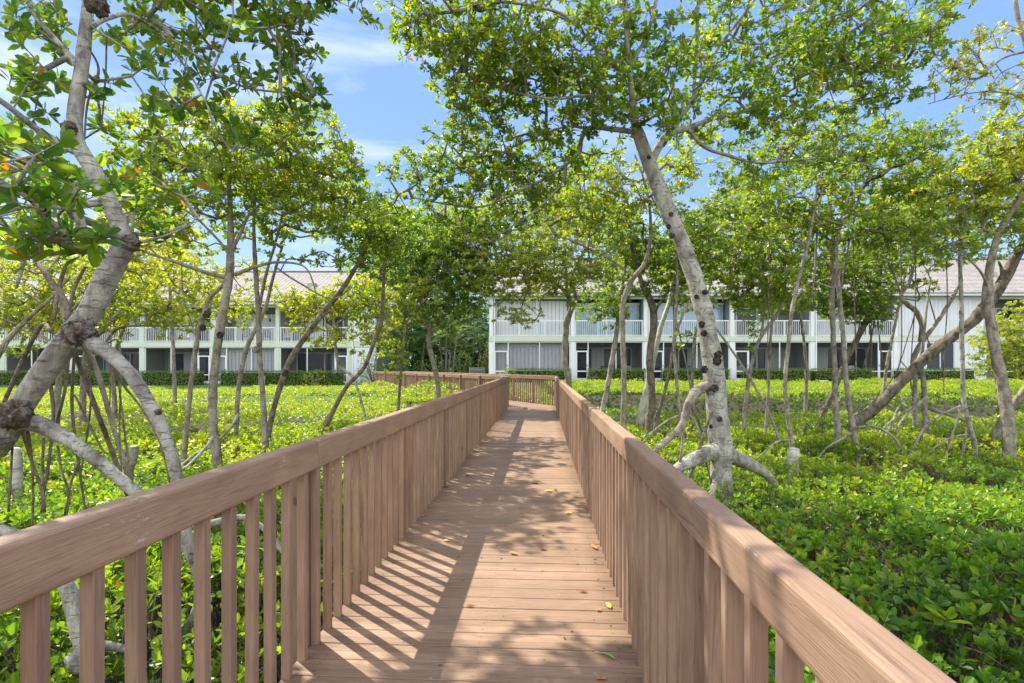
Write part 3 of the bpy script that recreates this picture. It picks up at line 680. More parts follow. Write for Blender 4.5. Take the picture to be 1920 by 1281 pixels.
    for i, (p0, p1, door, up, low) in enumerate(bays):
        a, b = X(p0) + .3, X(p1) - .3; g = random.Random(i + int(d))
        if low != 'shutter':
            q = g.choice((.08, .3, .62)); mbl = MB(); nn = int((b - a) * g.choice((.22, .34)) / .09)
            for k in range(nn): xx = a + (b - a) * q + k * .09; mbl.box(xx - ox, xx + .075 - ox, 2.3 - .115, 2.3 - .10, .08, 2.2)
            mbl.build('vertical_blind', M_SHUTTER, root)
        if up == 'window':
            q = g.choice((.22, .5)); mbl = MB()
            for k in range(int((b - a) * .27 / .09)): xx = a + (b - a) * q + k * .09; mbl.box(xx - ox, xx + .075 - ox, 2.3 - .115, 2.3 - .10, 3.02, 4.98)
            mbl.build('vertical_blind', M_SHUTTER, root)
        lm = MB(); xm = (a + b) / 2 + .8; lm.box(xm - .07 - ox, xm + .07 - ox, 2.3 - .14, 2.3 - .01, 4.6, 4.85); lm.build('wall_lamp', M_DARK, root)
    return root
townhouse('white two storey townhouses with balconies on the right, behind the leaning log and tall trees', 35.0, 0, .40,
          [(921, 1074, 'L', 'shutter', 'shutter'), (1074, 1211, 'L', 'glass', 'fan'), (1211, 1373, 'L', 'glass', 'window'), (1373, 1524, 'L', 'window', 'window'), (1524, 1681, 'R', 'panel', 'fan'), (1841, 2010, 'R', 'window', 'window')],
          [(1681, 1841, (1737, 1790, .72, 2.55)), (2010, 2120, None)], 917, 2120, 9.2)
townhouse('greenish two storey townhouses with balconies on the left, partly hidden by mangroves', 37.5, 0, .12,
          [(-130, 4, 'L', 'window', 'window'), (4, 136, 'R', 'window', 'window'), (136, 266, 'L', 'window', 'window'), (266, 398, 'R', 'window', 'window'), (398, 520, 'L', 'panel', 'shutter'), (520, 656, 'R', 'window', 'window')],
          [(656, 704, (672, 690, 3.7, 5.0))], -130, 704, 8.95)
# patio and balcony furniture
def chair(loc, rot, label, m, sc=1):
    root = empty('patio_chair', loc, label, 'chair', 'patio and balcony chairs', rot)
    MB().box(-.26, .26, -.26, .26, .40, .45).build('seat', m, root, .01)
    mb = MB(); mb.box(-.26, -.22, .22, .26, .451, .98); mb.box(.22, .26, .22, .26, .451, .98)
    for i in range(6): mb.box(-.2 + i * .075, -.165 + i * .075, .225, .255, .50, .95)
    mb.box(-.219, .219, .222, .258, .951, .98); mb.build('backrest', m, root)
    for x in (-.24, .24):
        for y in (-.24, .24): MB().box(x - .02, x + .02, y - .02, y + .02, 0, .399).build('leg', m, root)
        MB().box(x - .025, x + .025, -.25, .219, .62, .65).box(x - .02, x + .02, -.24, -.20, .452, .619).build('armrest', m, root)
def ground_x(px, d): return (px - CX) / F * d
zs = .12 + 2.97
for px, lb in ((462, 'dark chair left of the leaning trunk on the left balcony'), (500, 'dark chair beside the green column on the left balcony'), (540, 'pale chair right of the green column on the left balcony')):
    chair((ground_x(px, 38.4), 38.4, zs), R(20), lb, M_DARK if 'dark' in lb else M_PAINT)
chair((ground_x(1387, 35.8), 35.8, .44), R(160), 'white slatted chair behind the screen door right of the big mangrove', M_PAINT)
chair((ground_x(1408, 35.9), 35.9, .4 + 2.97), R(190), 'white chair on the balcony right of the big mangrove', M_PAINT)
chair((ground_x(1135, 36.2), 36.2, .44), R(10), 'dark chair on the patio under the ceiling fan', M_DARK)
for px, d_, lb, m_, rt in ((1182, 35.9, 'white chair behind the screen right of the curving grey trunk', M_PAINT, 30), (1290, 36.1, 'dark chair on the patio left of the big scarred trunk', M_DARK, 170), (1480, 36.0, 'dark chair on the patio behind the tall thin stem', M_DARK, 20), (1590, 36.0, 'white chair on the patio behind the paired trunks', M_PAINT, 200)):
    chair((ground_x(px, d_), d_, .44), R(rt), lb, m_)
# round wall ornament
ro = empty('wall_ornament', (ground_x(1357, 37.1), 37.1, 1.75), 'dark round ring ornament on the patio wall right of the big trunk', 'ornament')
bm = bmesh.new(); bmesh.ops.create_circle(bm, segments=24, radius=.1)
bm.free()
mb = MB()
for rr_ in (.38, .2):
    pts_ = [Vector((rr_ * math.cos(a), 0, rr_ * math.sin(a))) for a in np.linspace(0, 2 * math.pi, 25)]; tube(mb, pts_, [.03] * 25, 6, .2, 0)
build_mixed(mb, 'ring', M_DARK, ro)
mb = MB()
for a in np.linspace(0, math.pi, 5)[:-1]:
    M_ = Matrix.Rotation(a, 4, 'Y'); mb.box(-.36, .36, -.012, .012, -.012, .012, M_)
mb.build('spokes', M_DARK, ro)
# outdoor air conditioner and utility boxes
ac = empty('air_conditioner', (ground_x(895, 37), 37, .38), 'grey outdoor air conditioner left of the right townhouses', 'air conditioner')
mb = MB(); mb.box(-.55, .55, -.4, .4, .05, .85); mb.build('casing', M_METAL, ac, .03)
mb = MB()
for i in range(9): mb.box(-.5, .5, -.425, -.405, .12 + i * .075, .15 + i * .075)
mb.build('louvre', M_DARK, ac)
MB().box(-.6, .6, -.45, .45, .86, .90).build('lid', M_METAL, ac, .01)
for px, d, zb, lb in ((1545, 31.0, .3, 'small pale green utility box on the lawn at the right hedge'), (491, 35.2, .0, 'small pale green utility box in front of the left hedge')):
    u = empty('utility_box', (ground_x(px, d), d, float(gz(ground_x(px, d), d))), lb, 'utility box', 'utility boxes')
    MB().box(-.16, .16, -.12, .12, 0, .62).build('casing', M_GREENP, u, .02); MB().box(-.19, .19, -.15, .15, .621, .68).build('lid', M_GREENP, u, .02)
    MB().box(-.13, .13, -.135, -.1205, .1, .55).build('door', M_PAINT, u)

# ------------------------------------------------------------ hedges
def hedge(x0, x1, y0, y1, z0, z1, label, hue=.45, dens=150, leaf=.075, m=M_LEAFH, group='clipped hedges'):
    root = empty('hedge', ((x0 + x1) / 2, (y0 + y1) / 2, z0), label, 'hedge', group); org = root.location.copy()
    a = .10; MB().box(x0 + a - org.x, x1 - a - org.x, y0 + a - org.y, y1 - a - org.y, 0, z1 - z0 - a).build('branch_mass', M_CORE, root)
    ps = []; ns = []
    for (n_, area, f) in (((0, -1, .25), (x1 - x0) * (z1 - z0), lambda r: (x0 + r[:, 0] * (x1 - x0), y0 + 0 * r[:, 0], z0 + r[:, 1] * (z1 - z0))),
                          ((0, -.1, 1), (x1 - x0) * (y1 - y0), lambda r: (x0 + r[:, 0] * (x1 - x0), y0 + r[:, 1] * (y1 - y0), z1 + 0 * r[:, 0])),
                          ((-1, -.1, .25), (y1 - y0) * (z1 - z0), lambda r: (x0 + 0 * r[:, 0], y0 + r[:, 0] * (y1 - y0), z0 + r[:, 1] * (z1 - z0))),
                          ((1, -.1, .25), (y1 - y0) * (z1 - z0), lambda r: (x1 + 0 * r[:, 0], y0 + r[:, 0] * (y1 - y0), z0 + r[:, 1] * (z1 - z0)))):
        k = int(area * dens); r = rng.random((k, 2)); p = np.stack(f(r), -1); p += rng.normal(0, .045, p.shape); ps.append(p); ns.append(np.tile(n_, (k, 1)))
    P = np.concatenate(ps); A = np.concatenate(ns) + rng.normal(0, .3, P.shape)
    V, Fc, h = rosettes(P, A, np.full(len(P), leaf), hue, 6, 'lo')
    mesh_np('leaves', V, Fc, m, root, False, h, org)
D = 33.2
for i, (a, b) in enumerate(((948, 1070), (1105, 1212), (1246, 1370), (1402, 1520), (1530, 1640), (1690, 1832))):
    wh = ['beside the shuttered patio', 'in front of the patio with the ceiling fan', 'behind the big mangrove trunk', 'right of the white screen door', 'under the long balcony behind the paired trunks', 'below the dark window of the white siding wall'][i]
    hedge(ground_x(a, D), ground_x(b, D), D, D + .9, .36, 1.19, 'clipped green hedge ' + wh, .62)
D = 35.6
for i, (a, b) in enumerate(((60, 250), (262, 372), (410, 640), (-80, 40))):
    wh = ['in front of the left townhouses behind the grey prop root', 'left of the white screen door', 'right of the white screen door at the left townhouses', 'at the far left edge behind the aerial roots'][i]
    hedge(ground_x(a, D), ground_x(b, D), D, D + .9, .08, 1.02, 'clipped dark green hedge ' + wh, .5)

# ------------------------------------------------------------ shrub carpet
rng = np.random.default_rng(11)
def vnoise(x, y, f, s=0):
    # cheap smooth value noise
    X_ = x * f + 17.3 * s; Y_ = y * f - 9.1 * s; xi = np.floor(X_).astype(int); yi = np.floor(Y_).astype(int); fx = X_ - xi; fy = Y_ - yi
    fx = fx * fx * (3 - 2 * fx); fy = fy * fy * (3 - 2 * fy)
    def hh(a, b): q = np.sin(a * 127.1 + b * 311.7 + s * 74.7) * 43758.5453; return q - np.floor(q)
    return (hh(xi, yi) * (1 - fx) + hh(xi + 1, yi) * fx) * (1 - fy) + (hh(xi, yi + 1) * (1 - fx) + hh(xi + 1, yi + 1) * fx) * fy
def sst(a, b, x): t = np.clip((x - a) / (b - a), 0, 1); return t * t * (3 - 2 * t)
def tier_edge(x): return 17.6 + 2.2 * (1 - sst(2.5, 6, x)) + .5 * np.sin(x * .7) + .3 * np.sin(x * 1.9)
def canopy(x, y):
    h = .24 * (vnoise(x, y, .55) - .5) + .26 * (vnoise(x, y, 1.6, 1) - .5) + .14 * (vnoise(x, y, 4, 2) - .5)
    u = x * math.cos(AL) - y * math.sin(AL)
    h = h - .30 * (u < UL) * sst(UL - 1.0, UL - .3, u) * (y < 19) - .05 * (u > UR) * (1 - sst(UR + .3, UR + .8, u))
    h = h + .75 * np.exp(-((x + 3.0) / 1.3) ** 2 - ((y - 20.0) / 1.6) ** 2) + .5 * np.exp(-((x + 6.5) / 1.6) ** 2 - ((y - 26.0) / 1.8) ** 2)
    te = tier_edge(x); h = h + .54 * ((y > te) & (x > 1.9))
    h = h - .75 * np.exp(-((x + 11) / 3.6) ** 4) * np.exp(-((y - 22.0 - .5 * np.sin(x)) / .9) ** 2) + .16 * np.exp(-((x + 11) / 4.5) ** 4) * sst(22.8, 23.6, y)
    h = h - .62 * (x > 1.9) * np.exp(-((y - te + .7) / .8) ** 2) * (.35 + .65 * sst(.3, .6, vnoise(x, y * .3, .35, 9)))
    h = h - .22 * sst(.70, .82, vnoise(x, y, .45, 5)) * (y < 16)
    return h
def allowed(x, y):
    u = x * math.cos(AL) - y * math.sin(AL); v = y * math.cos(AL) + x * math.sin(AL)
    on = (u > UL - .22) & (u < UR + .22) & (v < 19.6)
    q = (x - cornL.x) * d2.x + (y - cornL.y) * d2.y; l = (x - cornL.x) * d2.y - (y - cornL.y) * d2.x
    on |= (q > -1.5) & (q < 19) & (l > -.25) & (l < 1.9)
    far = np.where(x > 1, 30.6, np.where(x < -6, 33.8, 32.0))
    return (~on) & (y < far)
Vs, Fs, Hs = [], [], []; off = 0; stem = MB()
def add_leaves(V, Fc, h, key):
    Vs.append(V); Hs.append(h); Fs.append(np.concatenate([Fc + sum(len(v) for v in Vs[:-1])])); 
zones = [(.2, 5.5, 210, 'hi', .098, 8), (5.5, 12, 165, 'md', .092, 7), (12, 34, 75, 'lo', .10, 6)]
for (ya, yb, dens, lod, lf, k) in zones:
    xr = yb * 1.05 + 1.2; n = int(dens * (yb - ya) * 2 * xr)
    x = rng.uniform(-xr, xr, n); y = rng.uniform(ya, yb, n); ok = (np.abs(x) < y * 1.05 + 1.2) & allowed(x, y); x, y = x[ok], y[ok]
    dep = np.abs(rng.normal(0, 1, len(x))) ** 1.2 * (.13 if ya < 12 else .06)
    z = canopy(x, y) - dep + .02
    hue = .42 + .27 * sst(3, 11, y) - .05 * sst(20, 30, y) + .30 * (vnoise(x, y, .8, 7) - .5) + .16 * (vnoise(x, y, 3.1, 3) - .5) - .6 * dep + .07 * (x < 0)  # nearest leaves deeper green: their partial shade is painted into the hue
    P = np.stack([x, y, z], -1); A = np.stack([rng.normal(0, .55, len(x)), rng.normal(0, .55, len(x)) - .15, np.ones(len(x))], -1)
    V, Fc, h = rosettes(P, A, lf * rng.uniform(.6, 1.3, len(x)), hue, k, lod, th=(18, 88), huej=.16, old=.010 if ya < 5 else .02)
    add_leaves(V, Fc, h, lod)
    if ya < 12:
        m_ = rng.random(len(x)) < (.9 if ya < 5 else .5); Q = P[m_]; b = Q + np.stack([rng.normal(0, .12, len(Q)), rng.normal(0, .12, len(Q)), -rng.uniform(.25, .55, len(Q))], -1)
        frusta(stem, b, Q, np.full(len(Q), .0055), np.full(len(Q), .003), 4)
# bare dead twigs sticking out of the carpet in patches
n = 5000; x = rng.uniform(-13, 15, n); y = rng.uniform(2.0, 15, n); ok = allowed(x, y) & (np.abs(x) < y * 1.05 + 1) & (vnoise(x, y, .7, 21) > .52); x, y = x[ok], y[ok]
b_ = np.stack([x, y, canopy(x, y) - .18], -1); dd_ = unit(np.stack([rng.normal(0, .7, len(x)), rng.normal(0, .7, len(x)), np.full(len(x), .8)], -1)) * rng.uniform(.16, .36, (len(x), 1)); q_ = b_ + dd_
frusta(stem, b_, q_, np.full(len(x), .005), np.full(len(x), .0028), 4)
e2 = q_ + unit(dd_ + rng.normal(0, .15, dd_.shape)) * .09; frusta(stem, q_, e2, np.full(len(x), .0028), np.full(len(x), .0015), 3)
# upright edge of the higher tier at right, its shade put into leaf hue
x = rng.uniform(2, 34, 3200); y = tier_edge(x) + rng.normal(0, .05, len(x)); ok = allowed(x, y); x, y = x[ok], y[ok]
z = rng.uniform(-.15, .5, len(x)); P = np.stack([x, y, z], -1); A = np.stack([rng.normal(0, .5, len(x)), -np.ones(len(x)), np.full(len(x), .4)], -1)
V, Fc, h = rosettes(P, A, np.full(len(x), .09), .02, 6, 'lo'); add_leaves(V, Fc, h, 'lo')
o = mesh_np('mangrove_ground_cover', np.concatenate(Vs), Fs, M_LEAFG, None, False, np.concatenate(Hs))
tag(o, 'low clipped carpet of bright green mangrove shrubs on both sides of the boardwalk', kind='stuff')
o = build_mixed(stem, 'mangrove_ground_cover_stems', M_ROOT, None, smooth=False); tag(o, 'bare brown stems under the carpet of low mangrove shrubs', kind='stuff')
# ------------------------------------------------------------ trees
# left foreground mangrove
tree('massive pale mangrove in the left foreground, its crooked trunk with rough burls leaning right',
     [[(-60, 900, 3.15, 95), (-10, 840, 3.15, 84), (25, 785, 3.15, 78), (70, 715, 3.15, 74), (118, 650, 3.15, 74), (165, 590, 3.15, 74), (200, 520, 3.15, 72), (232, 462, 3.15, 62), (222, 420, 3.15, 52), (200, 365, 3.15, 50), (172, 315, 3.15, 50), (145, 270, 3.15, 50), (140, 220, 3.15, 44), (150, 150, 3.2, 42), (160, 70, 3.25, 38), (168, -20, 3.3, 34), (180, -160, 3.4, 28), (230, -330, 3.5, 20)],
      [(145, 285, 3.15, 30), (110, 268, 3.1, 26), (60, 235, 3.0, 22), (10, 195, 2.9, 20), (-60, 150, 2.8, 16)],
      [(148, 130, 3.22, 24), (135, 110, 3.25, 22), (100, 70, 3.3, 17), (60, 20, 3.35, 14), (30, -60, 3.4, 12)],
      [(172, 50, 3.25, 18), (200, 35, 3.4, 15), (245, 28, 3.6, 13), (300, 60, 3.85, 11), (370, 105, 4.1, 10), (450, 160, 4.3, 8), (540, 175, 4.5, 6)],
      [(300, 60, 3.85, 8), (350, 130, 3.9, 7), (385, 190, 3.9, 6), (410, 250, 3.9, 5), (440, 290, 3.85, 4)],
      [(240, 460, 3.15, 14), (300, 445, 3.3, 8), (350, 425, 3.5, 6), (370, 408, 3.7, 5)],
      [(168, -20, 3.3, 22), (260, -110, 3.7, 16), (420, -200, 4.2, 12), (600, -230, 4.8, 8)],
      [(0, 400, 2.9, 14), (60, 385, 2.95, 18), (120, 388, 3.05, 22), (190, 380, 3.15, 26)],
      [(30, 540, 3.6, 11), (45, 480, 3.6, 13), (20, 440, 3.5, 13), (-20, 380, 3.4, 16)]],
     [(40, 270, 2.3, 60, 45, .25, 1.6, -.12), (60, 350, 2.1, 90, 55, .3, 1.8, -.18), (170, 330, 2.5, 50, 30, .2, 1.0, -.1), (130, 420, 2.3, 90, 60, .25, 1.4, -.12), (30, 440, 2.3, 60, 60, .3, 1.2, -.14),
      (190, 470, 2.6, 30, 30, .2, .8), (90, 190, 3.2, 90, 40, .35, 1.2), (40, 60, 3.3, 70, 80, .4, .9), (100, 110, 3.2, 50, 60, .3, .8), (270, 50, 3.9, 80, 70, .4, 1.2), (390, 50, 4.2, 90, 70, .5, 1.1, -.05), (500, 40, 4.5, 90, 60, .5, 1.0, -.05),
      (560, 90, 4.6, 60, 60, .4, 1.1, -.05), (470, 150, 4.3, 70, 60, .4, .9, -.08), (560, 200, 4.5, 50, 50, .3, 1.0, -.08), (340, 170, 4.0, 60, 50, .3, 1.0, -.05), (430, 240, 3.85, 40, 50, .2, .9, -.12), (230, 120, 3.3, 40, 70, .3, .7), (600, -10, 4.8, 90, 50, .5, 1.0, -.05),
      (250, -150, 4.6, 260, 110, .9, 1.6), (340, -60, 5.2, 170, 60, .8, 1.9), (450, -70, 5.2, 120, 40, .6, 1.0), (520, -190, 3.8, 130, 80, .6, 1.3), (620, -90, 4.6, 110, 50, .6, 1.0), (420, -190, 5.6, 220, 90, .8, 1.8), (560, -160, 4.6, 200, 90, .8, 1.0), (0, -120, 3.4, 150, 90, .7, .8), (60, 300, 3.6, 110, 50, .5, 1.1, .12), (240, 360, 3.8, 80, 50, .4, 1.0, .12), (100, 440, 3.8, 90, 40, .4, .9, .12), (130, 340, 3.3, 90, 40, .4, 1.0, .1), (320, 330, 3.6, 70, 50, .3, .9, .12), (290, 410, 3.6, 90, 40, .3, .8, .1)],
     W(-60, 900, 3.15), M_BARK_PALE, leaf=.112, hue=.44, kr=2, lod='hi', seed=3, sr=.12, old=.02, ws=.56, covm=1.8,
     roots=[('p', [(150, 640, 3.1, 60), (185, 650, 3.0, 50), (235, 690, 2.95, 44), (282, 760, 2.95, 40), (318, 840, 2.95, 38), (335, 910, 2.95, 38), (350, 1010, 2.95, 36), (372, 1080, 3.0, 34), (370, 1140, 3.1, 30), (330, 1230, 3.1, 26), (320, 1400, 3.1, 26)]),
            ('p', [(20, 785, 3.15, 66), (70, 795, 3.1, 56), (130, 825, 3.05, 46), (190, 870, 3.0, 42), (245, 915, 3.0, 40), (310, 965, 3.0, 38), (380, 985, 3.05, 30), (460, 970, 3.1, 20), (520, 1020, 3.1, 18), (560, 1100, 3.1, 15), (600, 1250, 3.1, 14)]),
            ('p', [(-30, 990, 2.7, 40), (20, 1000, 2.7, 38), (70, 1040, 2.7, 44), (125, 1100, 2.7, 48), (150, 1180, 2.7, 62), (168, 1240, 2.7, 60), (175, 1330, 2.7, 60), (180, 1480, 2.7, 56)]),
            ('p', [(170, 1210, 2.7, 40), (225, 1215, 2.75, 28), (255, 1235, 2.8, 22), (275, 1290, 2.8, 18), (290, 1400, 2.8, 16)]),
            [(130, 640, 3.3, 12), (155, 700, 3.5, 11), (185, 780, 3.6, 10), (215, 860, 3.7, 10), (240, 930, 3.7, 9)],
            [(135, 630, 3.3, 11), (120, 560, 3.4, 12), (90, 520, 3.4, 12), (60, 480, 3.5, 10)],
            [(95, 620, 3.2, 8), (78, 610, 3.4, 9), (45, 670, 3.5, 9), (5, 760, 3.6, 9), (-30, 830, 3.6, 9)],
            [(130, 660, 3.3, 7), (120, 740, 3.3, 7), (95, 840, 3.4, 6), (78, 960, 3.4, 5)],
            [(140, 650, 3.3, 7), (135, 760, 3.4, 7), (145, 850, 3.4, 6), (160, 960, 3.4, 5)],
            [(50, 800, 3.2, 7), (58, 850, 3.2, 6), (62, 920, 3.2, 5), (60, 1000, 3.2, 5)],
            [(40, 800, 3.2, 8), (55, 850, 3.3, 7), (75, 910, 3.3, 6), (82, 960, 3.3, 5)],
            [(25, 790, 3.2, 6), (22, 860, 3.2, 5), (16, 960, 3.2, 5)],
            [(82, 820, 3.2, 6), (80, 880, 3.2, 6), (84, 960, 3.2, 5)],
            [(108, 835, 3.2, 6), (115, 880, 3.2, 5), (130, 930, 3.2, 5), (124, 970, 3.2, 4)],
            [(150, 860, 3.1, 5), (135, 900, 3.1, 5), (120, 970, 3.1, 4)],
            [(182, 660, 3.4, 4), (222, 640, 3.4, 5), (225, 740, 3.4, 5), (240, 860, 3.4, 4), (245, 930, 3.4, 4)],
            [(200, 665, 3.0, 5), (230, 720, 3.1, 6), (265, 765, 3.1, 5), (300, 830, 3.1, 4), (318, 905, 3.1, 3)],
            ('g', [(150, 640, 3.35, 13), (180, 690, 3.5, 12), (212, 800, 3.6, 11), (236, 880, 3.6, 10), (250, 960, 3.6, 9)]), [(120, 640, 3.4, 7), (95, 700, 3.5, 8), (100, 780, 3.5, 7), (88, 900, 3.5, 6)], [(165, 660, 3.5, 5), (170, 760, 3.5, 5), (150, 900, 3.5, 4)], [(100, 600, 3.6, 8), (110, 540, 3.7, 9), (122, 500, 3.7, 8)], [(125, 600, 3.6, 8), (140, 540, 3.7, 8), (160, 500, 3.7, 7)],
            [(140, 740, 3.4, 5), (165, 790, 3.4, 5), (190, 840, 3.4, 5), (200, 850, 3.4, 4)], [(60, 870, 3.3, 5), (70, 900, 3.3, 4), (66, 905, 3.3, 6)], [(205, 560, 3.5, 3), (208, 640, 3.5, 3), (206, 760, 3.5, 3)],
            [(228, 700, 3.3, 3), (224, 800, 3.3, 4), (230, 920, 3.3, 3)],
            [(160, 80, 3.4, 5), (185, 130, 3.5, 6), (165, 190, 3.4, 5), (158, 260, 3.3, 4)], [(200, 60, 3.5, 4), (198, 140, 3.5, 4), (190, 245, 3.4, 3)]],
     knots=[(150, 624, 3.02, 25, M_KNOT), (24, 776, 3.02, 27, M_KNOT), (245, 455, 3.06, 15, M_KNOT), (130, 240, 3.06, 12, M_KNOT), (182, 10, 3.15, 18, M_KNOT), (297, 772, 2.9, 6, M_KNOT), (158, 1235, 2.62, 26, M_BARK_PALE)])
# left mid-distance mangroves
def T(label, limbs, blobs, base, **k): return tree(label, limbs, blobs, base, **k)
GR = dict(kr=4)
T('mottled grey mangrove left of the boardwalk with thin white roots at its foot',
  [[(408, 875, 7.8, 26), (400, 800, 7.8, 22), (400, 720, 7.8, 21), (412, 620, 7.8, 22), (428, 530, 7.8, 22), (432, 470, 7.8, 19), (432, 400, 7.8, 14), (428, 330, 7.8, 10), (420, 270, 7.8, 7)],
   [(424, 520, 7.8, 14), (390, 512, 7.7, 11), (340, 495, 7.5, 9), (280, 475, 7.3, 7), (230, 455, 7.1, 5)],
   [(440, 515, 7.8, 12), (480, 500, 7.8, 9), (520, 492, 7.8, 7), (570, 500, 7.8, 5), (590, 540, 7.7, 4), (600, 600, 7.7, 3)],
   [(428, 480, 7.8, 12), (450, 440, 7.8, 9), (470, 400, 7.9, 7), (530, 350, 8, 5), (600, 320, 8.1, 4)],
   [(432, 400, 7.8, 8), (380, 340, 7.6, 6), (320, 290, 7.5, 5)]],
  [(250, 250, 7.6, 60, 40, .8, 1.2, .1), (560, 210, 7.9, 70, 40, .8, 1.2, .05), (640, 390, 8.2, 60, 40, .8, 1.0, .08), (330, 280, 7.6, 110, 60, .9, 1.7), (450, 250, 7.8, 110, 60, .9, 1.8), (570, 270, 8, 90, 70, .9, 1.5), (260, 340, 7.4, 80, 60, .8, 1.4, .1), (400, 360, 7.7, 120, 60, .8, 1.2), (520, 350, 8, 110, 60, .9, 1.4), (640, 310, 8.2, 50, 70, .7, 1.3), (350, 220, 7.6, 70, 30, .5, 1.0, .1), (500, 410, 7.9, 60, 40, .6, .6)],
  W(408, 875, 7.8), bark=M_BARK_GREY, hue=.57, ws=.70, covm=1.9, seed=11, roots=[('p', [(402, 815, 7.8, 8), (385, 840, 7.6, 7), (350, 875, 7.3, 6), (310, 900, 7, 5), (265, 930, 6.8, 5)]), ('p', [(402, 835, 7.8, 7), (370, 850, 7.7, 6), (338, 875, 7.5, 5)])], scars=[(412, 628, 7.73, 7)])
T('slim crooked mangrove with a black burn mark, left of the mottled grey trunk',
  [[(345, 865, 8.3, 14), (352, 780, 8.3, 12), (362, 690, 8.3, 12), (373, 620, 8.3, 13), (385, 580, 8.3, 12), (392, 560, 8.3, 11), (420, 530, 8.2, 10), (430, 480, 8.4, 8), (380, 420, 8.6, 6), (330, 380, 8.8, 5)],
   [(370, 640, 8.3, 5), (345, 560, 8.4, 4), (340, 490, 8.5, 3)]],
  [(310, 400, 8.8, 70, 40, .7, 1.2, .15), (300, 450, 9, 60, 30, .7, .9, .15), (230, 400, 9, 60, 50, .7, 1.1, .15), (360, 560, 8.4, 40, 60, .3, .35, .2)],
  W(345, 865, 8.3), bark=M_BARK_GREY, hue=.62, ws=.70, seed=12, scars=[(388, 590, 8.2, 8), (380, 615, 8.2, 7)])
T('thin straight mangrove stem far left, standing in front of the left hedge',
  [[(328, 757, 19, 10), (326, 680, 19, 9), (322, 600, 19, 8), (318, 540, 19, 7), (310, 480, 19, 5)]],
  [(420, 580, 18, 50, 35, 1.2, .8, .2), (180, 500, 19, 70, 50, 1.5, 1.1, .2), (300, 500, 19, 60, 50, 1.5, 1.1, .2), (350, 560, 19, 50, 50, 1.2, .7, .2), (250, 540, 19, 50, 50, 1.2, .8, .2)],
  W(328, 757, 19), bark=M_BARK_GREY, hue=.7, seed=13, leaf=.11)
T('curved mangrove trunk between the mottled grey trunk and the slender pale one',
  [[(443, 815, 10.5, 12), (447, 730, 10.5, 12), (462, 655, 10.5, 12), (483, 610, 10.5, 11), (500, 570, 10.5, 9), (512, 520, 10.5, 8), (530, 460, 10.5, 6)]],
  [(560, 400, 10.6, 90, 50, 1, 1.1), (620, 380, 10.8, 70, 60, 1, 1.1), (480, 420, 10.5, 60, 40, .8, .8)],
  W(443, 815, 10.5), hue=.58, covm=1.7, ws=.70, seed=14, roots=[('p', [(447, 775, 10.5, 7), (438, 795, 10.4, 9), (420, 815, 10.3, 8)])])
T('slender pale mangrove trunk with a knobbly fork, just left of the dark leaning trunk',
  [[(498, 845, 9.3, 18), (494, 760, 9.3, 14), (488, 680, 9.3, 13), (486, 640, 9.3, 15), (484, 580, 9.3, 14), (479, 500, 9.3, 12), (476, 420, 9.3, 8), (480, 340, 9.3, 6)],
   [(487, 570, 9.3, 9), (500, 510, 9.3, 8), (515, 460, 9.3, 7), (530, 400, 9.3, 5)],
   [(515, 500, 9.3, 5), (560, 530, 9.3, 5), (620, 560, 9.3, 4), (660, 540, 9.4, 3)]],
  [(480, 310, 9.3, 110, 70, 1, 1.4), (590, 340, 9.5, 100, 80, 1, 1.4), (380, 440, 9.2, 80, 40, .8, .8), (640, 440, 9.6, 60, 50, .8, 1.0), (560, 470, 9.4, 60, 30, .8, .5)],
  W(498, 845, 9.3), bark=M_BARK_GREY, hue=.57, covm=1.7, ws=.70, seed=15, knots=[(480, 655, 9.25, 6, M_BARK_GREY)])
T('dark mangrove trunk leaning right in front of the left townhouses',
  [[(502, 825, 10.2, 15), (515, 760, 10.2, 14), (538, 690, 10.2, 16), (560, 650, 10.2, 15), (600, 595, 10.2, 15), (640, 545, 10.2, 13), (665, 505, 10.2, 11), (690, 460, 10.2, 7), (700, 420, 10.2, 5)]],
  [(690, 440, 10.4, 60, 60, .9, 1.3, -.05), (640, 490, 10.3, 50, 30, .6, .6), (740, 440, 10.6, 50, 60, .9, 1.2, -.05)],
  W(502, 825, 10.2), bark=M_BARK_DARK, hue=.5, ws=.70, seed=16, scars=[(535, 700, 10.15, 7)])
T('dark mangrove bent like an elbow, white at the foot, beside the left railing joint',
  [[(608, 806, 12, 20), (625, 770, 12, 12), (650, 725, 12, 11), (682, 690, 12, 12), (700, 645, 12, 10), (715, 600, 12, 12), (718, 560, 12, 9), (720, 500, 12, 8), (722, 440, 12, 6)]],
  [(720, 470, 12.2, 60, 60, 1, 1.4, -.08), (770, 430, 12.4, 60, 50, 1, 1.2, -.05), (690, 570, 12.2, 40, 50, .5, .5, .1), (700, 380, 12.2, 40, 40, .8, 1.1)],
  W(608, 806, 12), bark=M_BARK_DARK, hue=.5, seed=17, roots=())
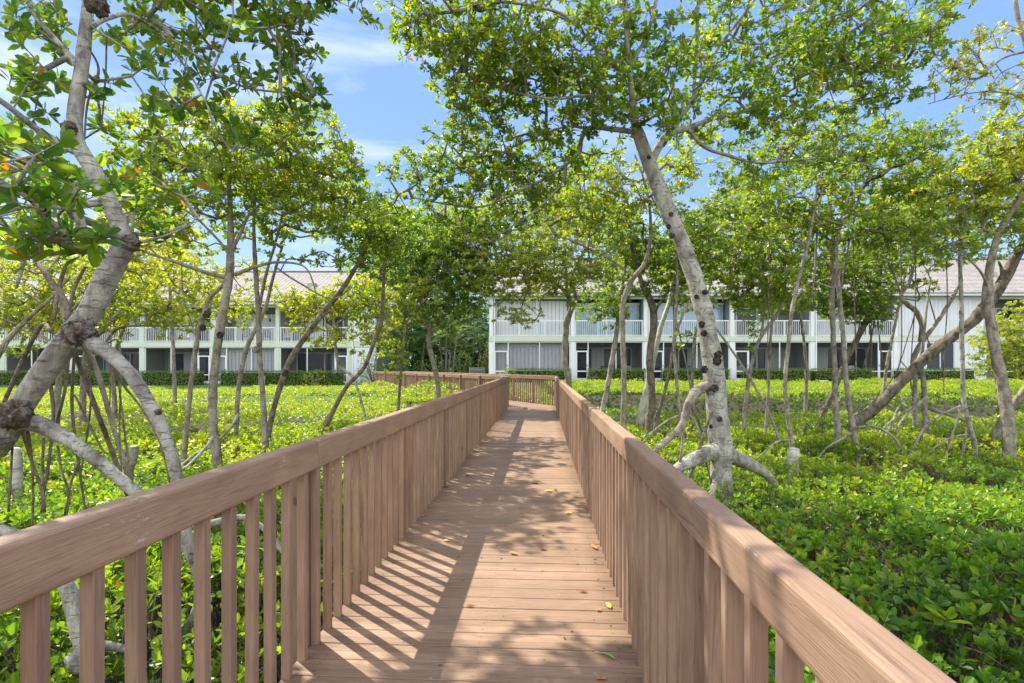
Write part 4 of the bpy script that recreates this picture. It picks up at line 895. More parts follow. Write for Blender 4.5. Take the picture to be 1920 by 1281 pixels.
T('small pale mangrove with bright yellow-green leaves between the leaning dark trunks',
  [[(686, 790, 14, 7), (672, 735, 14, 7), (660, 705, 14, 8), (636, 685, 14, 9), (628, 640, 14, 8), (625, 600, 14, 6), (615, 560, 14, 5)],
   [(625, 610, 14, 5), (660, 590, 14, 4), (690, 570, 14, 3)], [(622, 600, 14, 4), (580, 580, 14, 4), (550, 560, 14, 3)]],
  [(580, 575, 14, 60, 35, .8, 1.5), (650, 560, 14, 60, 45, .8, 1.5), (700, 600, 14, 45, 50, .7, 1.2), (570, 620, 14, 30, 20, .4, .9), (640, 630, 14, 50, 22, .5, .9), (600, 650, 14, 30, 15, .3, .6), (690, 545, 14, 50, 35, .8, 1.3), (540, 560, 14, 40, 25, .7, .9), (695, 650, 14, 30, 25, .5, .8)],
  W(686, 790, 14), bark=M_BARK_PALE, hue=.78, seed=18, leaf=.11)
T('thin dark mangrove stem in front of the gap between the two buildings',
  [[(747, 765, 17, 8), (752, 700, 17, 8), (757, 640, 17, 8), (765, 600, 17, 6), (790, 570, 17, 5), (810, 550, 17, 4)]],
  [(745, 650, 17, 30, 60, .8, .8, .1), (770, 560, 17, 60, 40, 1, 1.2, 0)],
  W(747, 765, 17), bark=M_BARK_DARK, hue=.6, seed=19, leaf=.11)
T('bushy dark green mangrove with a crooked pale trunk, left of the far railing corner',
  [[(822, 735, 18.5, 14), (815, 690, 18.5, 13), (803, 640, 18.5, 13), (808, 620, 18.5, 17), (790, 590, 18.5, 13), (775, 565, 18.5, 10), (770, 520, 18.5, 8), (790, 460, 18.5, 6)],
   [(778, 570, 18.5, 9), (820, 530, 18.5, 7), (860, 480, 18.5, 5)], [(775, 560, 18.5, 7), (740, 520, 18.5, 6), (710, 490, 18.5, 5)]],
  [(750, 520, 18.5, 70, 60, 1.6, 1.8), (830, 510, 18.5, 80, 70, 1.8, 2.0, -.06), (780, 460, 18.7, 90, 60, 1.8, 1.8), (870, 460, 18.7, 60, 60, 1.6, 1.7), (720, 440, 18.9, 50, 50, 1.4, 1.3, .06), (830, 600, 18.5, 50, 25, 1, .9, .1), (690, 560, 18.8, 40, 40, 1.2, 1.1), (760, 590, 18.5, 60, 30, 1, 1.2, .1), (870, 570, 18.5, 40, 40, 1, 1.1, .1), (900, 520, 18.6, 30, 50, 1, 1.2), (830, 430, 19, 60, 40, 1.2, 1.2)],
  W(822, 735, 18.5), bark=M_BARK_GREY, hue=.38, seed=20, leaf=.115)
for i, (lb, limbs, bl, bx) in enumerate([
    ('yellowish mangrove behind the big burl at the left edge', [[(105, 800, 12, 16), (110, 720, 12, 15), (125, 640, 12, 12), (110, 560, 12, 9), (60, 500, 12, 6)], [(115, 600, 12, 8), (180, 540, 12, 6), (240, 500, 12, 4)], [(110, 650, 12, 8), (60, 620, 12, 6), (10, 600, 12, 5)]],
     [(320, 480, 13, 70, 35, 1.2, 1.0), (60, 440, 12.5, 80, 40, 1.3, 1.1), (150, 590, 12.5, 80, 35, 1.2, 1.1), (-20, 600, 12.5, 70, 50, 1.2, 1.2), (240, 460, 12.8, 60, 40, 1.1, 1.0), (60, 560, 12.5, 80, 70, 1.3, 1.4), (150, 530, 12.8, 70, 60, 1.3, 1.2), (20, 480, 12.5, 60, 40, 1, 1.1), (70, 640, 12.5, 60, 30, 1, .6), (220, 520, 12.8, 60, 60, 1, .9)], (105, 800, 12)),
    ('light grey mangrove stem behind the hanging aerial roots on the left', [[(155, 770, 14, 16), (158, 700, 14, 15), (165, 650, 14, 12), (200, 610, 14, 9), (215, 560, 14, 7), (230, 520, 14, 5)], [(160, 690, 14, 8), (200, 640, 14, 8), (225, 615, 14, 7), (290, 610, 14, 5)]],
     [(260, 560, 14.5, 70, 60, 1.2, 1.1), (330, 600, 14.5, 60, 35, 1, 1.0), (380, 520, 14.5, 60, 35, 1, .8), (210, 600, 14.5, 50, 40, 1, .6)], (155, 770, 14)),
    ('pale mangrove stem beside the cut stump on the left, right of the hanging roots', [[(215, 760, 15, 12), (212, 700, 15, 11), (222, 640, 15, 9), (250, 580, 15, 7), (270, 540, 15, 5)]],
     [(270, 500, 15.5, 70, 50, 1.2, 1.0), (450, 590, 16, 50, 25, 1, .7), (380, 520, 16, 50, 50, 1, .8), (480, 530, 16, 40, 50, 1, .6)], (215, 760, 15)),
    ('yellow-green mangrove crossing the left frame edge at balcony height', [[(-30, 760, 10, 16), (0, 660, 10, 14), (50, 600, 10, 11), (95, 560, 10, 8), (130, 520, 10, 6)]],
     [(40, 520, 10, 70, 50, 1, .9), (110, 480, 10.3, 60, 40, 1, .9), (0, 640, 10, 50, 30, 1, .4)], (-30, 760, 10))]):
    T(lb, limbs, bl, W(*bx), bark=M_BARK_GREY, hue=.74, seed=30 + i, leaf=.11)

# big central-right mangrove
T('large pale mangrove right of the boardwalk, its leaning trunk spotted with black scars',
  [[(1352, 905, 6.5, 54), (1352, 872, 6.5, 50), (1352, 848, 6.5, 68), (1350, 822, 6.5, 54), (1345, 780, 6.5, 50), (1338, 700, 6.5, 50), (1328, 630, 6.5, 46), (1312, 555, 6.5, 42), (1285, 470, 6.5, 40), (1252, 395, 6.5, 37), (1222, 320, 6.5, 34), (1205, 275, 6.4, 32), (1192, 240, 6.3, 28)],
   [(1192, 245, 6.3, 22), (1185, 180, 6.1, 16), (1178, 110, 5.9, 13), (1172, 20, 5.8, 11), (1165, -90, 5.7, 9), (1140, -230, 5.6, 7)],
   [(1218, 310, 6.5, 24), (1235, 275, 6.5, 20), (1260, 250, 6.5, 16), (1290, 240, 6.6, 14), (1340, 222, 6.8, 11), (1420, 200, 7, 8), (1520, 150, 7.2, 7), (1620, 110, 7.3, 5)],
   [(1190, 248, 6.3, 14), (1150, 243, 6.4, 13), (1105, 240, 6.5, 12), (1090, 262, 6.5, 11), (1082, 290, 6.6, 10), (1030, 330, 6.8, 8), (960, 365, 7, 6), (900, 388, 7.3, 5), (820, 380, 7.6, 4), (770, 370, 7.8, 3)],
   [(1105, 242, 6.5, 8), (1060, 238, 6.6, 7), (990, 262, 6.8, 5), (930, 290, 7, 4), (870, 295, 7.2, 3)],
   [(1062, 306, 6.7, 7), (1052, 345, 6.7, 5), (1010, 390, 6.8, 5), (960, 425, 6.9, 4), (915, 455, 7, 3)],
   [(1290, 242, 6.6, 11), (1320, 275, 6.7, 9), (1360, 290, 6.8, 8), (1420, 305, 6.9, 7), (1500, 300, 7, 6), (1560, 298, 7.2, 5), (1660, 318, 7.5, 4)],
   [(1260, 250, 6.5, 12), (1300, 180, 6.5, 10), (1340, 100, 6.5, 8), (1400, 20, 6.5, 7), (1470, -80, 6.5, 6)],
   [(1185, 150, 6, 9), (1120, 95, 6, 8), (1060, 30, 6, 8), (960, 5, 6, 7), (880, 10, 6.1, 5)],
   [(1180, 130, 6, 8), (1215, 60, 5.9, 10), (1235, -20, 5.8, 9), (1260, -140, 5.7, 7)],
   [(1300, 190, 6.5, 8), (1305, 100, 6.4, 9), (1310, 0, 6.3, 9), (1330, -120, 6.2, 7)],
   [(1192, 200, 6.2, 8), (1110, 180, 6.1, 7), (1030, 185, 6.2, 6), (940, 165, 6.4, 5), (860, 130, 6.5, 4)]],
  [(790, 40, 6.5, 70, 60, .7, 1.5), (870, 110, 6.6, 80, 80, .8, 1.8), (960, 60, 6.2, 90, 70, .8, 1.7), (960, 160, 6.6, 90, 60, .8, 2.0, -.08), (1070, 110, 6.2, 90, 80, .8, 1.8, -.06), (1170, 60, 6, 90, 60, .8, 1.4), (1150, 180, 6.1, 80, 50, .6, 1.8, -.1),
   (1260, 130, 6.3, 90, 70, .8, 1.5), (1250, 220, 5.9, 60, 35, .5, 1.5, -.12), (1370, 60, 6.6, 90, 60, .8, 1.2), (1380, 170, 6.8, 80, 60, .8, 1.2), (1480, 100, 6.9, 90, 70, .8, 1.4), (1590, 90, 7, 90, 70, .8, 1.7, -.06), (1690, 90, 7.2, 70, 70, .8, 1.7, -.08), (1500, 200, 7, 80, 50, .8, 1.0),
   (1640, 190, 7.2, 70, 40, .7, 1.3), (1560, 30, 7, 100, 40, .8, 1.0), (880, 210, 6.8, 60, 45, .7, 1.3, .05), (960, 260, 7, 90, 40, .8, 1.3, .08), (860, 300, 7.3, 90, 45, .8, 1.5, .12), (780, 330, 7.6, 60, 40, .7, 1.3, .12), (960, 340, 7, 90, 40, .7, 1.2, .12), (1060, 220, 6.6, 60, 30, .5, 1.0), (820, 400, 7.6, 80, 30, .6, 1.0, .12), (930, 420, 7, 70, 30, .6, .9, .12), (730, 380, 7.8, 30, 30, .5, .9, .1),
   (1040, 330, 7.2, 90, 40, .7, 1.0, .12), (900, 340, 7.4, 110, 45, .8, 1.2, .12), (1000, 400, 7.6, 90, 35, .7, .9, .14), (1100, 300, 7.0, 60, 35, .5, .8, .1), (1330, 250, 7.0, 90, 30, .6, 1.0), (1450, 250, 7.0, 90, 35, .7, 1.1), (1130, 230, 6.3, 90, 30, .5, 1.2, -.05), (1420, 320, 6.9, 60, 30, .5, .9, .05), (1560, 300, 7.1, 70, 30, .5, .8), (1100, -120, 6, 300, 90, 1.2, 1.1), (1500, -110, 6.6, 250, 80, 1.2, .9), (850, -60, 6.4, 110, 60, .9, 1.2), (1720, 40, 7.3, 50, 50, .6, 1.2, -.05)],
  W(1352, 905, 6.5), bark=M_BARK_PALE, hue=.50, covm=2.2, seed=40, kr=3, old=.015, leaf=.104, ws=.76,
  roots=[('p', [(1352, 845, 6.48, 48), (1325, 850, 6.42, 40), (1295, 864, 6.36, 32), (1262, 886, 6.25, 24), (1225, 925, 5.9, 20)]), ('p', [(1355, 850, 6.45, 48), (1385, 861, 6.55, 36), (1412, 874, 6.65, 29), (1438, 891, 6.75, 22), (1456, 915, 6.8, 17)]),
         ('g', [(1338, 722, 6.5, 26), (1308, 732, 6.4, 26), (1290, 760, 6.3, 20), (1282, 790, 6.3, 18), (1270, 808, 6.25, 17), (1240, 835, 6.1, 13), (1215, 855, 6, 11)]), ('g', [(1282, 795, 6.3, 9), (1280, 830, 6.3, 8), (1275, 870, 6.3, 7)]),
         ('d', [(1290, 755, 6.4, 5), (1310, 790, 6.5, 6), (1320, 850, 6.5, 5)]), ('d', [(1335, 770, 6.4, 6), (1318, 820, 6.4, 8), (1305, 865, 6.4, 9)])],
  scars=[(1322, 548, 6.37, 6), (1306, 557, 6.37, 5), (1345, 677, 6.37, 9), (1347, 665, 6.37, 8), (1316, 608, 6.37, 7), (1320, 625, 6.37, 7), (1320, 693, 6.37, 8), (1340, 728, 6.37, 8), (1349, 786, 6.37, 5), (1333, 800, 6.37, 4), (1258, 402, 6.37, 5), (1254, 425, 6.37, 5), (1260, 442, 6.37, 6), (1217, 295, 6.37, 4)])
T('yellow-green mangrove with a ridged trunk standing at the far corner of the right railing',
  [[(1067, 722, 18.5, 16), (1060, 680, 18.5, 16), (1060, 640, 18.5, 16), (1064, 600, 18.5, 17), (1072, 575, 18.5, 16), (1062, 550, 18.5, 12), (1040, 530, 18.5, 9), (1010, 510, 18.5, 7), (980, 490, 18.5, 5)],
   [(1073, 580, 18.5, 11), (1080, 555, 18.5, 10), (1070, 530, 18.5, 8), (1090, 480, 18.5, 6), (1120, 430, 18.5, 5)], [(1062, 552, 18.5, 8), (1060, 500, 18.5, 7), (1030, 440, 18.5, 5), (1020, 380, 18.5, 4)]],
  [(900, 500, 18, 60, 50, 1.5, 1.2), (860, 410, 18, 50, 40, 1.4, 1.2), (1010, 480, 17.5, 80, 50, 1.5, 1.4), (1060, 520, 17.5, 60, 30, 1.2, 1.1), (900, 440, 18, 60, 50, 1.5, 1.3), (1150, 490, 18, 60, 50, 1.5, 1.3), (960, 470, 18, 60, 50, 1.5, 1.4), (1040, 440, 18.5, 80, 60, 1.7, 1.6), (1120, 420, 18.5, 70, 60, 1.6, 1.5), (1000, 530, 18, 60, 40, 1.2, 1.3), (930, 540, 17.8, 50, 40, 1.1, 1.2), (970, 590, 17.8, 50, 22, .8, .9), (1100, 510, 18.3, 60, 35, 1.2, 1.3), (1040, 370, 18.8, 90, 50, 1.4, 1.3), (930, 410, 18.3, 50, 50, 1.2, 1.2), (1090, 560, 17.6, 30, 25, .6, .6), (985, 608, 17.7, 20, 12, .4, .7)],
  W(1067, 722, 18.5), bark=M_BARK_GREY, hue=.72, seed=41, leaf=.11)
T('grey mangrove trunk curving right over its height, second trunk beyond the right railing',
  [[(1168, 815, 10.5, 15), (1170, 700, 10.5, 14), (1167, 620, 10.5, 15), (1168, 570, 10.5, 14), (1185, 525, 10.5, 14), (1208, 495, 10.5, 12), (1219, 450, 10.5, 9), (1218, 390, 10.5, 8), (1205, 330, 10.5, 6), (1190, 290, 10.5, 5)],
   [(1190, 520, 10.5, 5), (1140, 485, 10.4, 5), (1080, 455, 10.2, 4), (1040, 440, 10, 3)]],
  [(1290, 300, 11, 60, 40, .9, .9, .1), (1080, 410, 10.4, 80, 40, .9, 1.1, .12), (1180, 380, 10.6, 80, 60, 1, 1.1, .1), (1100, 360, 10.4, 70, 50, .9, 1.1, .12), (1250, 350, 10.8, 60, 60, .9, .9, .05), (1120, 320, 10.5, 100, 30, .8, 1.0, .1), (1140, 460, 10.3, 50, 30, .6, .5)],
  W(1168, 815, 10.5), bark=M_BARK_GREY, hue=.55, seed=42)
T('pale mangrove trunk leaning right, first trunk beyond the right railing',
  [[(1128, 785, 12.5, 15), (1140, 720, 12.5, 14), (1152, 650, 12.5, 14), (1160, 590, 12.5, 12), (1166, 540, 12.5, 9), (1175, 490, 12.5, 6)]],
  [(1120, 570, 12.3, 40, 40, .8, 1.1, -.05), (1180, 480, 12.6, 60, 40, .9, 1.2), (1150, 590, 12.2, 35, 30, .6, .9)],
  W(1128, 785, 12.5), bark=M_BARK_PALE, hue=.5, seed=43)
T('dark rough barked mangrove trunk right of the curving grey one',
  [[(1217, 805, 12, 24), (1222, 740, 12, 20), (1218, 670, 12, 18), (1226, 610, 12, 20), (1222, 570, 12, 19), (1205, 535, 12, 14), (1195, 500, 12, 10), (1180, 450, 12, 7)],
   [(1225, 590, 12, 9), (1250, 550, 12, 6), (1290, 520, 12, 5)]],
  [(1160, 550, 12.2, 50, 30, .8, 1.1), (1230, 460, 12.3, 80, 50, 1, 1.5, -.05), (1150, 420, 12.3, 60, 50, 1, 1.2), (1280, 500, 12.2, 60, 40, .8, 1.2, -.05), (1240, 540, 12, 50, 22, .5, .7), (1300, 440, 12.4, 60, 50, 1, 1.2)],
  W(1217, 805, 12), bark=M_BARK_DARK, hue=.45, seed=44)
T('bone-white smooth mangrove trunk leaning right behind the dark rough one',
  [[(1200, 785, 13.8, 22), (1213, 730, 13.8, 18), (1228, 660, 13.8, 15), (1240, 610, 13.8, 13), (1255, 565, 13.8, 10), (1262, 520, 13.8, 7)]],
  [(1300, 560, 14, 50, 30, 1, 1.0), (1390, 400, 14, 70, 60, 1, 1.3), (1270, 500, 14, 60, 40, 1, 1.1), (1320, 490, 14, 50, 40, 1, 1.0)],
  W(1200, 785, 13.8), bark=M_STUMP, hue=.55, seed=45)
T('thin dark leaning mangrove stem with rope-like roots left of the big scarred trunk',
  [[(1228, 805, 11, 11), (1245, 740, 11, 9), (1258, 680, 11, 8), (1264, 620, 11, 6), (1262, 540, 11, 4)]],
  [(1270, 550, 11, 30, 20, .3, .5)], W(1228, 805, 11), bark=M_BARK_DARK, hue=.5, seed=46,
  roots=[('g', [(1272, 780, 10.6, 5), (1250, 790, 10.4, 5), (1222, 812, 10.2, 4)]), ('g', [(1276, 775, 10.6, 4), (1300, 785, 10.5, 4), (1315, 820, 10.3, 4)])])
T('twin-topped thin grey mangrove stem directly left of the big scarred trunk',
  [[(1276, 800, 10.8, 10), (1270, 730, 10.8, 9), (1265, 660, 10.8, 9), (1266, 600, 10.8, 9), (1270, 540, 10.8, 8), (1268, 480, 10.8, 6)], [(1267, 625, 10.8, 6), (1285, 580, 10.8, 7), (1304, 545, 10.8, 6)], [(1268, 600, 10.8, 4), (1290, 700, 10.9, 4), (1302, 780, 10.9, 4)]],
  [(1290, 470, 11, 60, 50, .9, 1.2), (1320, 420, 11, 50, 40, .8, 1.0), (1290, 630, 10.7, 30, 18, .3, .6, .15)], W(1276, 800, 10.8), bark=M_BARK_GREY, hue=.52, seed=47)
T('mangrove stem with a forked top, first trunk right of the big scarred trunk',
  [[(1394, 808, 11.2, 12), (1400, 740, 11.2, 11), (1410, 680, 11.2, 10), (1425, 635, 11.2, 10), (1450, 600, 11.2, 9), (1466, 572, 11.2, 8), (1475, 520, 11.2, 5)], [(1424, 640, 11.2, 7), (1432, 590, 11.2, 6), (1428, 530, 11.2, 5)],
   [(1466, 838, 10.2, 6), (1440, 770, 10.4, 7), (1400, 700, 10.6, 7), (1360, 640, 10.8, 6), (1300, 560, 11, 5)]],
  [(1380, 540, 11.2, 50, 35, .8, 1.3, .1), (1450, 550, 11.2, 50, 30, .8, 1.2, .08), (1430, 500, 11.2, 70, 50, .9, 1.5), (1370, 470, 11.3, 60, 50, .9, 1.2), (1440, 430, 11.4, 80, 40, .9, 1.2, .1), (1410, 560, 11.1, 50, 25, .5, 1.0), (1412, 640, 11.1, 12, 30, .15, .8, .1), (1480, 560, 11.1, 35, 20, .4, .7)],
  W(1394, 808, 11.2), bark=M_BARK_GREY, hue=.56, seed=48)
T('very thin mangrove stem just left of the cut white post',
  [[(1436, 808, 11.6, 9), (1440, 740, 11.6, 8), (1443, 660, 11.6, 8), (1448, 600, 11.6, 6), (1455, 540, 11.6, 4)]], [(1460, 520, 11.7, 40, 30, .5, .8)], W(1436, 808, 11.6), bark=M_BARK_GREY, hue=.55, seed=49)
T('tall thin mangrove stem rising from a cut white post and leaning right',
  [[(1486, 845, 9, 14), (1478, 790, 9, 11), (1472, 720, 9, 11), (1478, 650, 9, 10), (1484, 590, 9, 11), (1498, 520, 9, 10), (1512, 470, 9, 9), (1525, 400, 9, 7), (1535, 330, 9, 5)],
   [(1490, 560, 9, 5), (1520, 530, 9.1, 5), (1560, 540, 9.2, 5)]],
  [(1510, 360, 9.2, 80, 50, .9, 1.3), (1430, 380, 9.2, 70, 50, .9, 1.2, .05), (1570, 400, 9.3, 50, 40, .8, .9), (1420, 440, 9.2, 50, 30, .7, .7)],
  W(1486, 845, 9), bark=M_BARK_GREY, hue=.52, seed=50, roots=[('g', [(1480, 825, 9, 5), (1455, 830, 8.8, 5), (1430, 850, 8.7, 4)])])
T('left one of the paired straight mangrove trunks on the right',
  [[(1572, 818, 10.5, 18), (1566, 760, 10.5, 14), (1565, 690, 10.5, 13), (1562, 620, 10.5, 13), (1560, 540, 10.5, 14), (1562, 450, 10.5, 11), (1556, 380, 10.5, 9), (1550, 320, 10.5, 7)],
   [(1562, 440, 10.5, 5), (1600, 400, 10.5, 4), (1680, 390, 10.5, 3)]],
  [(1390, 330, 10.4, 60, 40, .9, 1.0), (1520, 250, 10.4, 80, 40, .9, 1.1), (1560, 300, 10.4, 90, 50, 1, 1.3), (1650, 280, 10.4, 90, 50, 1, 1.5), (1480, 300, 10.4, 60, 50, .9, 1.0), (1620, 370, 10.6, 80, 40, .9, 1.1), (1740, 270, 10.4, 60, 40, .8, 1.3)],
  W(1572, 818, 10.5), bark=M_BARK_GREY, hue=.5, seed=51,
  roots=[('g', [(1552, 300, 10, 3), (1535, 400, 10, 5), (1528, 500, 10, 5), (1522, 560, 10, 3)]), [(1604, 330, 10, 2.5), (1600, 450, 10, 3), (1602, 560, 10, 3), (1606, 700, 10, 2.5)], ('g', [(1625, 320, 10.2, 3), (1600, 420, 10.2, 4), (1580, 520, 10.2, 4), (1574, 600, 10.2, 3)]),
         ('g', [(1612, 310, 9.8, 2.5), (1590, 430, 9.8, 3), (1570, 540, 9.8, 3)]), [(1440, 350, 10, 2), (1442, 480, 10, 2.5), (1438, 720, 10, 2)], [(1412, 330, 10, 2), (1395, 400, 10, 2.5), (1382, 500, 10, 2)]])
T('right one of the paired mangrove trunks, bent at its foot, with an arching root',
  [[(1608, 850, 9.6, 16), (1602, 820, 9.6, 16), (1596, 780, 9.6, 13), (1588, 730, 9.6, 12), (1583, 660, 9.6, 12), (1578, 600, 9.6, 12), (1572, 540, 9.6, 11), (1568, 470, 9.6, 9), (1580, 400, 9.6, 6), (1600, 340, 9.6, 4)]],
  [(1600, 430, 9.8, 60, 50, .8, 1.1), (1670, 440, 10, 60, 50, .8, 1.1), (1520, 430, 9.9, 50, 50, .8, .9)],
  W(1608, 850, 9.6), bark=M_BARK_GREY, hue=.52, seed=52,
  roots=[('g', [(1604, 802, 9.5, 6), (1640, 800, 9.3, 6), (1675, 820, 9.1, 6), (1702, 858, 9, 6)]), ('g', [(1606, 832, 9.6, 8), (1625, 843, 9.5, 6), (1645, 848, 9.4, 4)]), ('g', [(1596, 812, 9.6, 8), (1575, 825, 9.4, 6), (1548, 842, 9.2, 4)])])
T('brown mangrove trunk leaning right behind the paired trunks, hanging roots near its top',
  [[(1538, 792, 13, 18), (1560, 740, 13, 14), (1590, 670, 13, 14), (1615, 620, 13, 15), (1640, 570, 13, 14), (1648, 530, 13, 11), (1655, 480, 13, 8), (1670, 420, 13, 6)],
   [(1640, 562, 13, 4), (1690, 560, 12.8, 3), (1720, 565, 12.6, 3)]],
  [(1610, 570, 13, 70, 30, .9, 1.4), (1530, 560, 13, 50, 30, .9, 1.1), (1700, 540, 13, 30, 30, .8, 1.0), (1620, 500, 13, 60, 45, .9, 1.5), (1690, 470, 13, 60, 50, 1, 1.4), (1560, 520, 13, 60, 40, .9, 1.3), (1640, 590, 12.7, 45, 25, .5, .9), (1600, 550, 12.8, 50, 20, .5, .8), (1720, 400, 13.2, 70, 40, 1, 1.1)],
  W(1538, 792, 13), bark=M_BARK_DARK, hue=.48, seed=53,
  roots=[[(1640, 600, 12.8, 3), (1632, 640, 12.8, 4), (1618, 690, 12.8, 3)], [(1632, 610, 12.8, 4), (1634, 650, 12.8, 4), (1632, 695, 12.8, 3)], [(1620, 560, 12.8, 3), (1607, 640, 12.8, 3), (1604, 710, 12.8, 3)], [(1645, 590, 12.8, 3), (1652, 660, 12.8, 3), (1660, 690, 12.8, 2)]])
T('fallen-looking furrowed mangrove log leaning steeply up to the right across the white wall',
  [[(1600, 802, 11.5, 34), (1640, 765, 11.3, 30), (1700, 705, 11, 28), (1760, 650, 10.7, 28), (1815, 610, 10.5, 28), (1850, 570, 10.3, 30), (1880, 530, 10.2, 28), (1905, 480, 10.1, 24), (1940, 430, 10, 18), (2000, 360, 10, 12)],
   [(1880, 530, 10.2, 12), (1878, 505, 10.15, 8), (1872, 490, 10.1, 4)]],
  [(1900, 380, 10, 90, 60, 1, 1.0, .1), (1960, 300, 10, 120, 80, 1, 1.0, .1)],
  W(1600, 802, 11.5), bark=M_BARK_DARK, hue=.6, seed=54)
T('grey brown mangrove trunk with a smooth bend at the right edge of the picture',
  [[(1893, 848, 8.9, 30), (1890, 790, 8.9, 28), (1880, 720, 8.9, 27), (1866, 660, 8.9, 25), (1857, 600, 8.9, 22), (1852, 550, 8.9, 25), (1856, 500, 8.9, 18), (1872, 440, 8.9, 15), (1895, 400, 8.9, 13), (1935, 330, 8.9, 10), (1960, 200, 8.7, 8)],
   [(1855, 545, 8.9, 12), (1842, 515, 8.8, 6), (1820, 490, 8.7, 4), (1790, 470, 8.6, 3)]],
  [(1860, 300, 8.8, 80, 60, .9, 1.5, .2), (1890, 360, 9, 60, 50, .8, 1.2, .15), (1800, 360, 8.9, 70, 50, .9, 1.2, .08), (1890, 220, 8.7, 50, 50, .8, 1.1, .2), (1780, 450, 8.9, 60, 40, .8, .8), (1870, 420, 9, 50, 30, .7, .7)],
  W(1893, 848, 8.9), bark=M_BARK_DARK if False else M_BARK_GREY, hue=.56, seed=55)
T('thin-leaved mangrove branch reaching in from the top right corner with sparse yellowish leaves',
  [[(2060, 900, 7, 30), (2030, 600, 7, 24), (1975, 300, 7, 16), (1930, 110, 7, 12), (1908, 30, 7, 10), (1900, -60, 7, 8)], [(1932, 95, 7, 6), (1880, 110, 7, 5), (1830, 150, 7, 4), (1780, 185, 7, 3)], [(1945, 200, 7, 6), (1890, 175, 7, 4), (1820, 175, 7, 3), (1740, 195, 7, 2)]],
  [(1850, 90, 7, 60, 40, .5, .55), (1800, 130, 7, 60, 40, .5, .5), (1890, 60, 7, 40, 30, .5, .4), (1760, 170, 7, 50, 25, .4, .35), (1900, 150, 7, 30, 40, .4, .6), (1850, 190, 7, 40, 20, .4, .4)],
  W(2060, 900, 7), bark=M_BARK_GREY, hue=.80, seed=56, old=.06, leaf=.075, kr=3)
T('pale mangrove stem on tripod-like stilt roots, left of the trunk at the right edge',
  [[(1828, 842, 9.6, 12), (1818, 800, 9.6, 12), (1808, 760, 9.6, 11), (1805, 700, 9.6, 10), (1803, 620, 9.6, 11), (1802, 550, 9.6, 10), (1800, 480, 9.6, 8), (1802, 420, 9.6, 6), (1790, 350, 9.6, 5)],
   [(1802, 480, 9.6, 4), (1815, 460, 9.6, 4), (1840, 440, 9.6, 3)]],
  [(1780, 330, 9.7, 80, 50, .9, 1.1, .05), (1720, 350, 9.7, 60, 40, .8, 1.0), (1800, 420, 9.7, 50, 40, .6, .5)],
  W(1828, 842, 9.6), bark=M_BARK_PALE, hue=.55, seed=57,
  roots=[('g', [(1800, 762, 9.6, 6), (1770, 775, 9.4, 6), (1735, 800, 9.2, 6), (1708, 848, 9, 5)]), ('g', [(1800, 765, 9.6, 6), (1790, 800, 9.5, 6), (1774, 850, 9.3, 6)]), ('g', [(1815, 815, 9.6, 5), (1780, 822, 9.4, 4), (1742, 848, 9.2, 4)]), ('g', [(1812, 805, 9.6, 4), (1806, 840, 9.5, 6)]),
         [(1805, 770, 9.4, 2), (1825, 765, 9.2, 2), (1850, 800, 9.1, 2)]])
T('crooked forked mangrove with long hanging aerial roots before the white siding wall',
  [[(1717, 812, 11.8, 14), (1714, 760, 11.8, 12), (1716, 710, 11.8, 11), (1712, 680, 11.8, 12), (1718, 660, 11.8, 14), (1730, 640, 11.8, 12), (1760, 600, 11.8, 10), (1785, 560, 11.8, 10), (1798, 535, 11.8, 6)],
   [(1726, 640, 11.8, 12), (1728, 610, 11.8, 12), (1718, 585, 11.8, 13), (1700, 570, 11.8, 12), (1690, 555, 11.8, 9), (1708, 520, 11.8, 9), (1712, 470, 11.8, 7), (1706, 430, 11.8, 5)], [(1690, 556, 11.8, 6), (1678, 520, 11.8, 5), (1665, 490, 11.8, 4)],
   [(1755, 605, 11.8, 4), (1745, 570, 11.8, 3), (1735, 540, 11.8, 2)]],
  [(1690, 410, 11.9, 70, 40, .9, 1.2), (1740, 440, 11.9, 60, 40, .8, .8), (1650, 430, 11.9, 50, 40, .8, .9), (1690, 520, 11.8, 30, 14, .3, .6)],
  W(1717, 812, 11.8), bark=M_BARK_GREY, hue=.5, seed=58,
  roots=[[(1715, 430, 11.4, 2.5), (1716, 572, 11.4, 2.5), (1700, 640, 11.3, 2.5), (1675, 720, 11.2, 2)], [(1716, 572, 11.4, 2.5), (1708, 680, 11.3, 2.5), (1708, 730, 11.2, 2)], [(1716, 574, 11.4, 2.5), (1745, 650, 11.4, 3), (1760, 670, 11.3, 2)],
         [(1775, 490, 11.2, 2.5), (1776, 580, 11.2, 2.5), (1770, 660, 11.2, 2.5), (1770, 740, 11.1, 2)], [(1688, 430, 11.3, 2.5), (1690, 560, 11.3, 2.5), (1688, 675, 11.2, 2.5), (1660, 730, 11.2, 2)], [(1688, 676, 11.2, 2.5), (1705, 700, 11.2, 2.5), (1712, 750, 11.1, 2)]])
T('low mangrove trunk with arching side roots beside the twin crooked trunk, under the leaning log',
  [[(1735, 800, 11.2, 14), (1734, 760, 11.2, 14), (1731, 710, 11.2, 12), (1728, 680, 11.2, 9), (1735, 600, 11.2, 6), (1745, 520, 11.2, 4)]],
  [(1740, 480, 11.3, 40, 30, .5, .5)], W(1735, 800, 11.2), bark=M_BARK_GREY, hue=.5, seed=59,
  roots=[('g', [(1740, 765, 11.2, 9), (1770, 775, 11, 8), (1810, 790, 10.8, 7), (1838, 812, 10.6, 6)]), ('g', [(1730, 755, 11.2, 6), (1700, 770, 11, 6), (1665, 795, 10.8, 5)]), ('g', [(1710, 745, 11.2, 5), (1690, 755, 11, 5), (1670, 800, 10.8, 5)]), ('g', [(1735, 745, 11, 5), (1690, 790, 10.8, 5), (1680, 815, 10.7, 4)])])
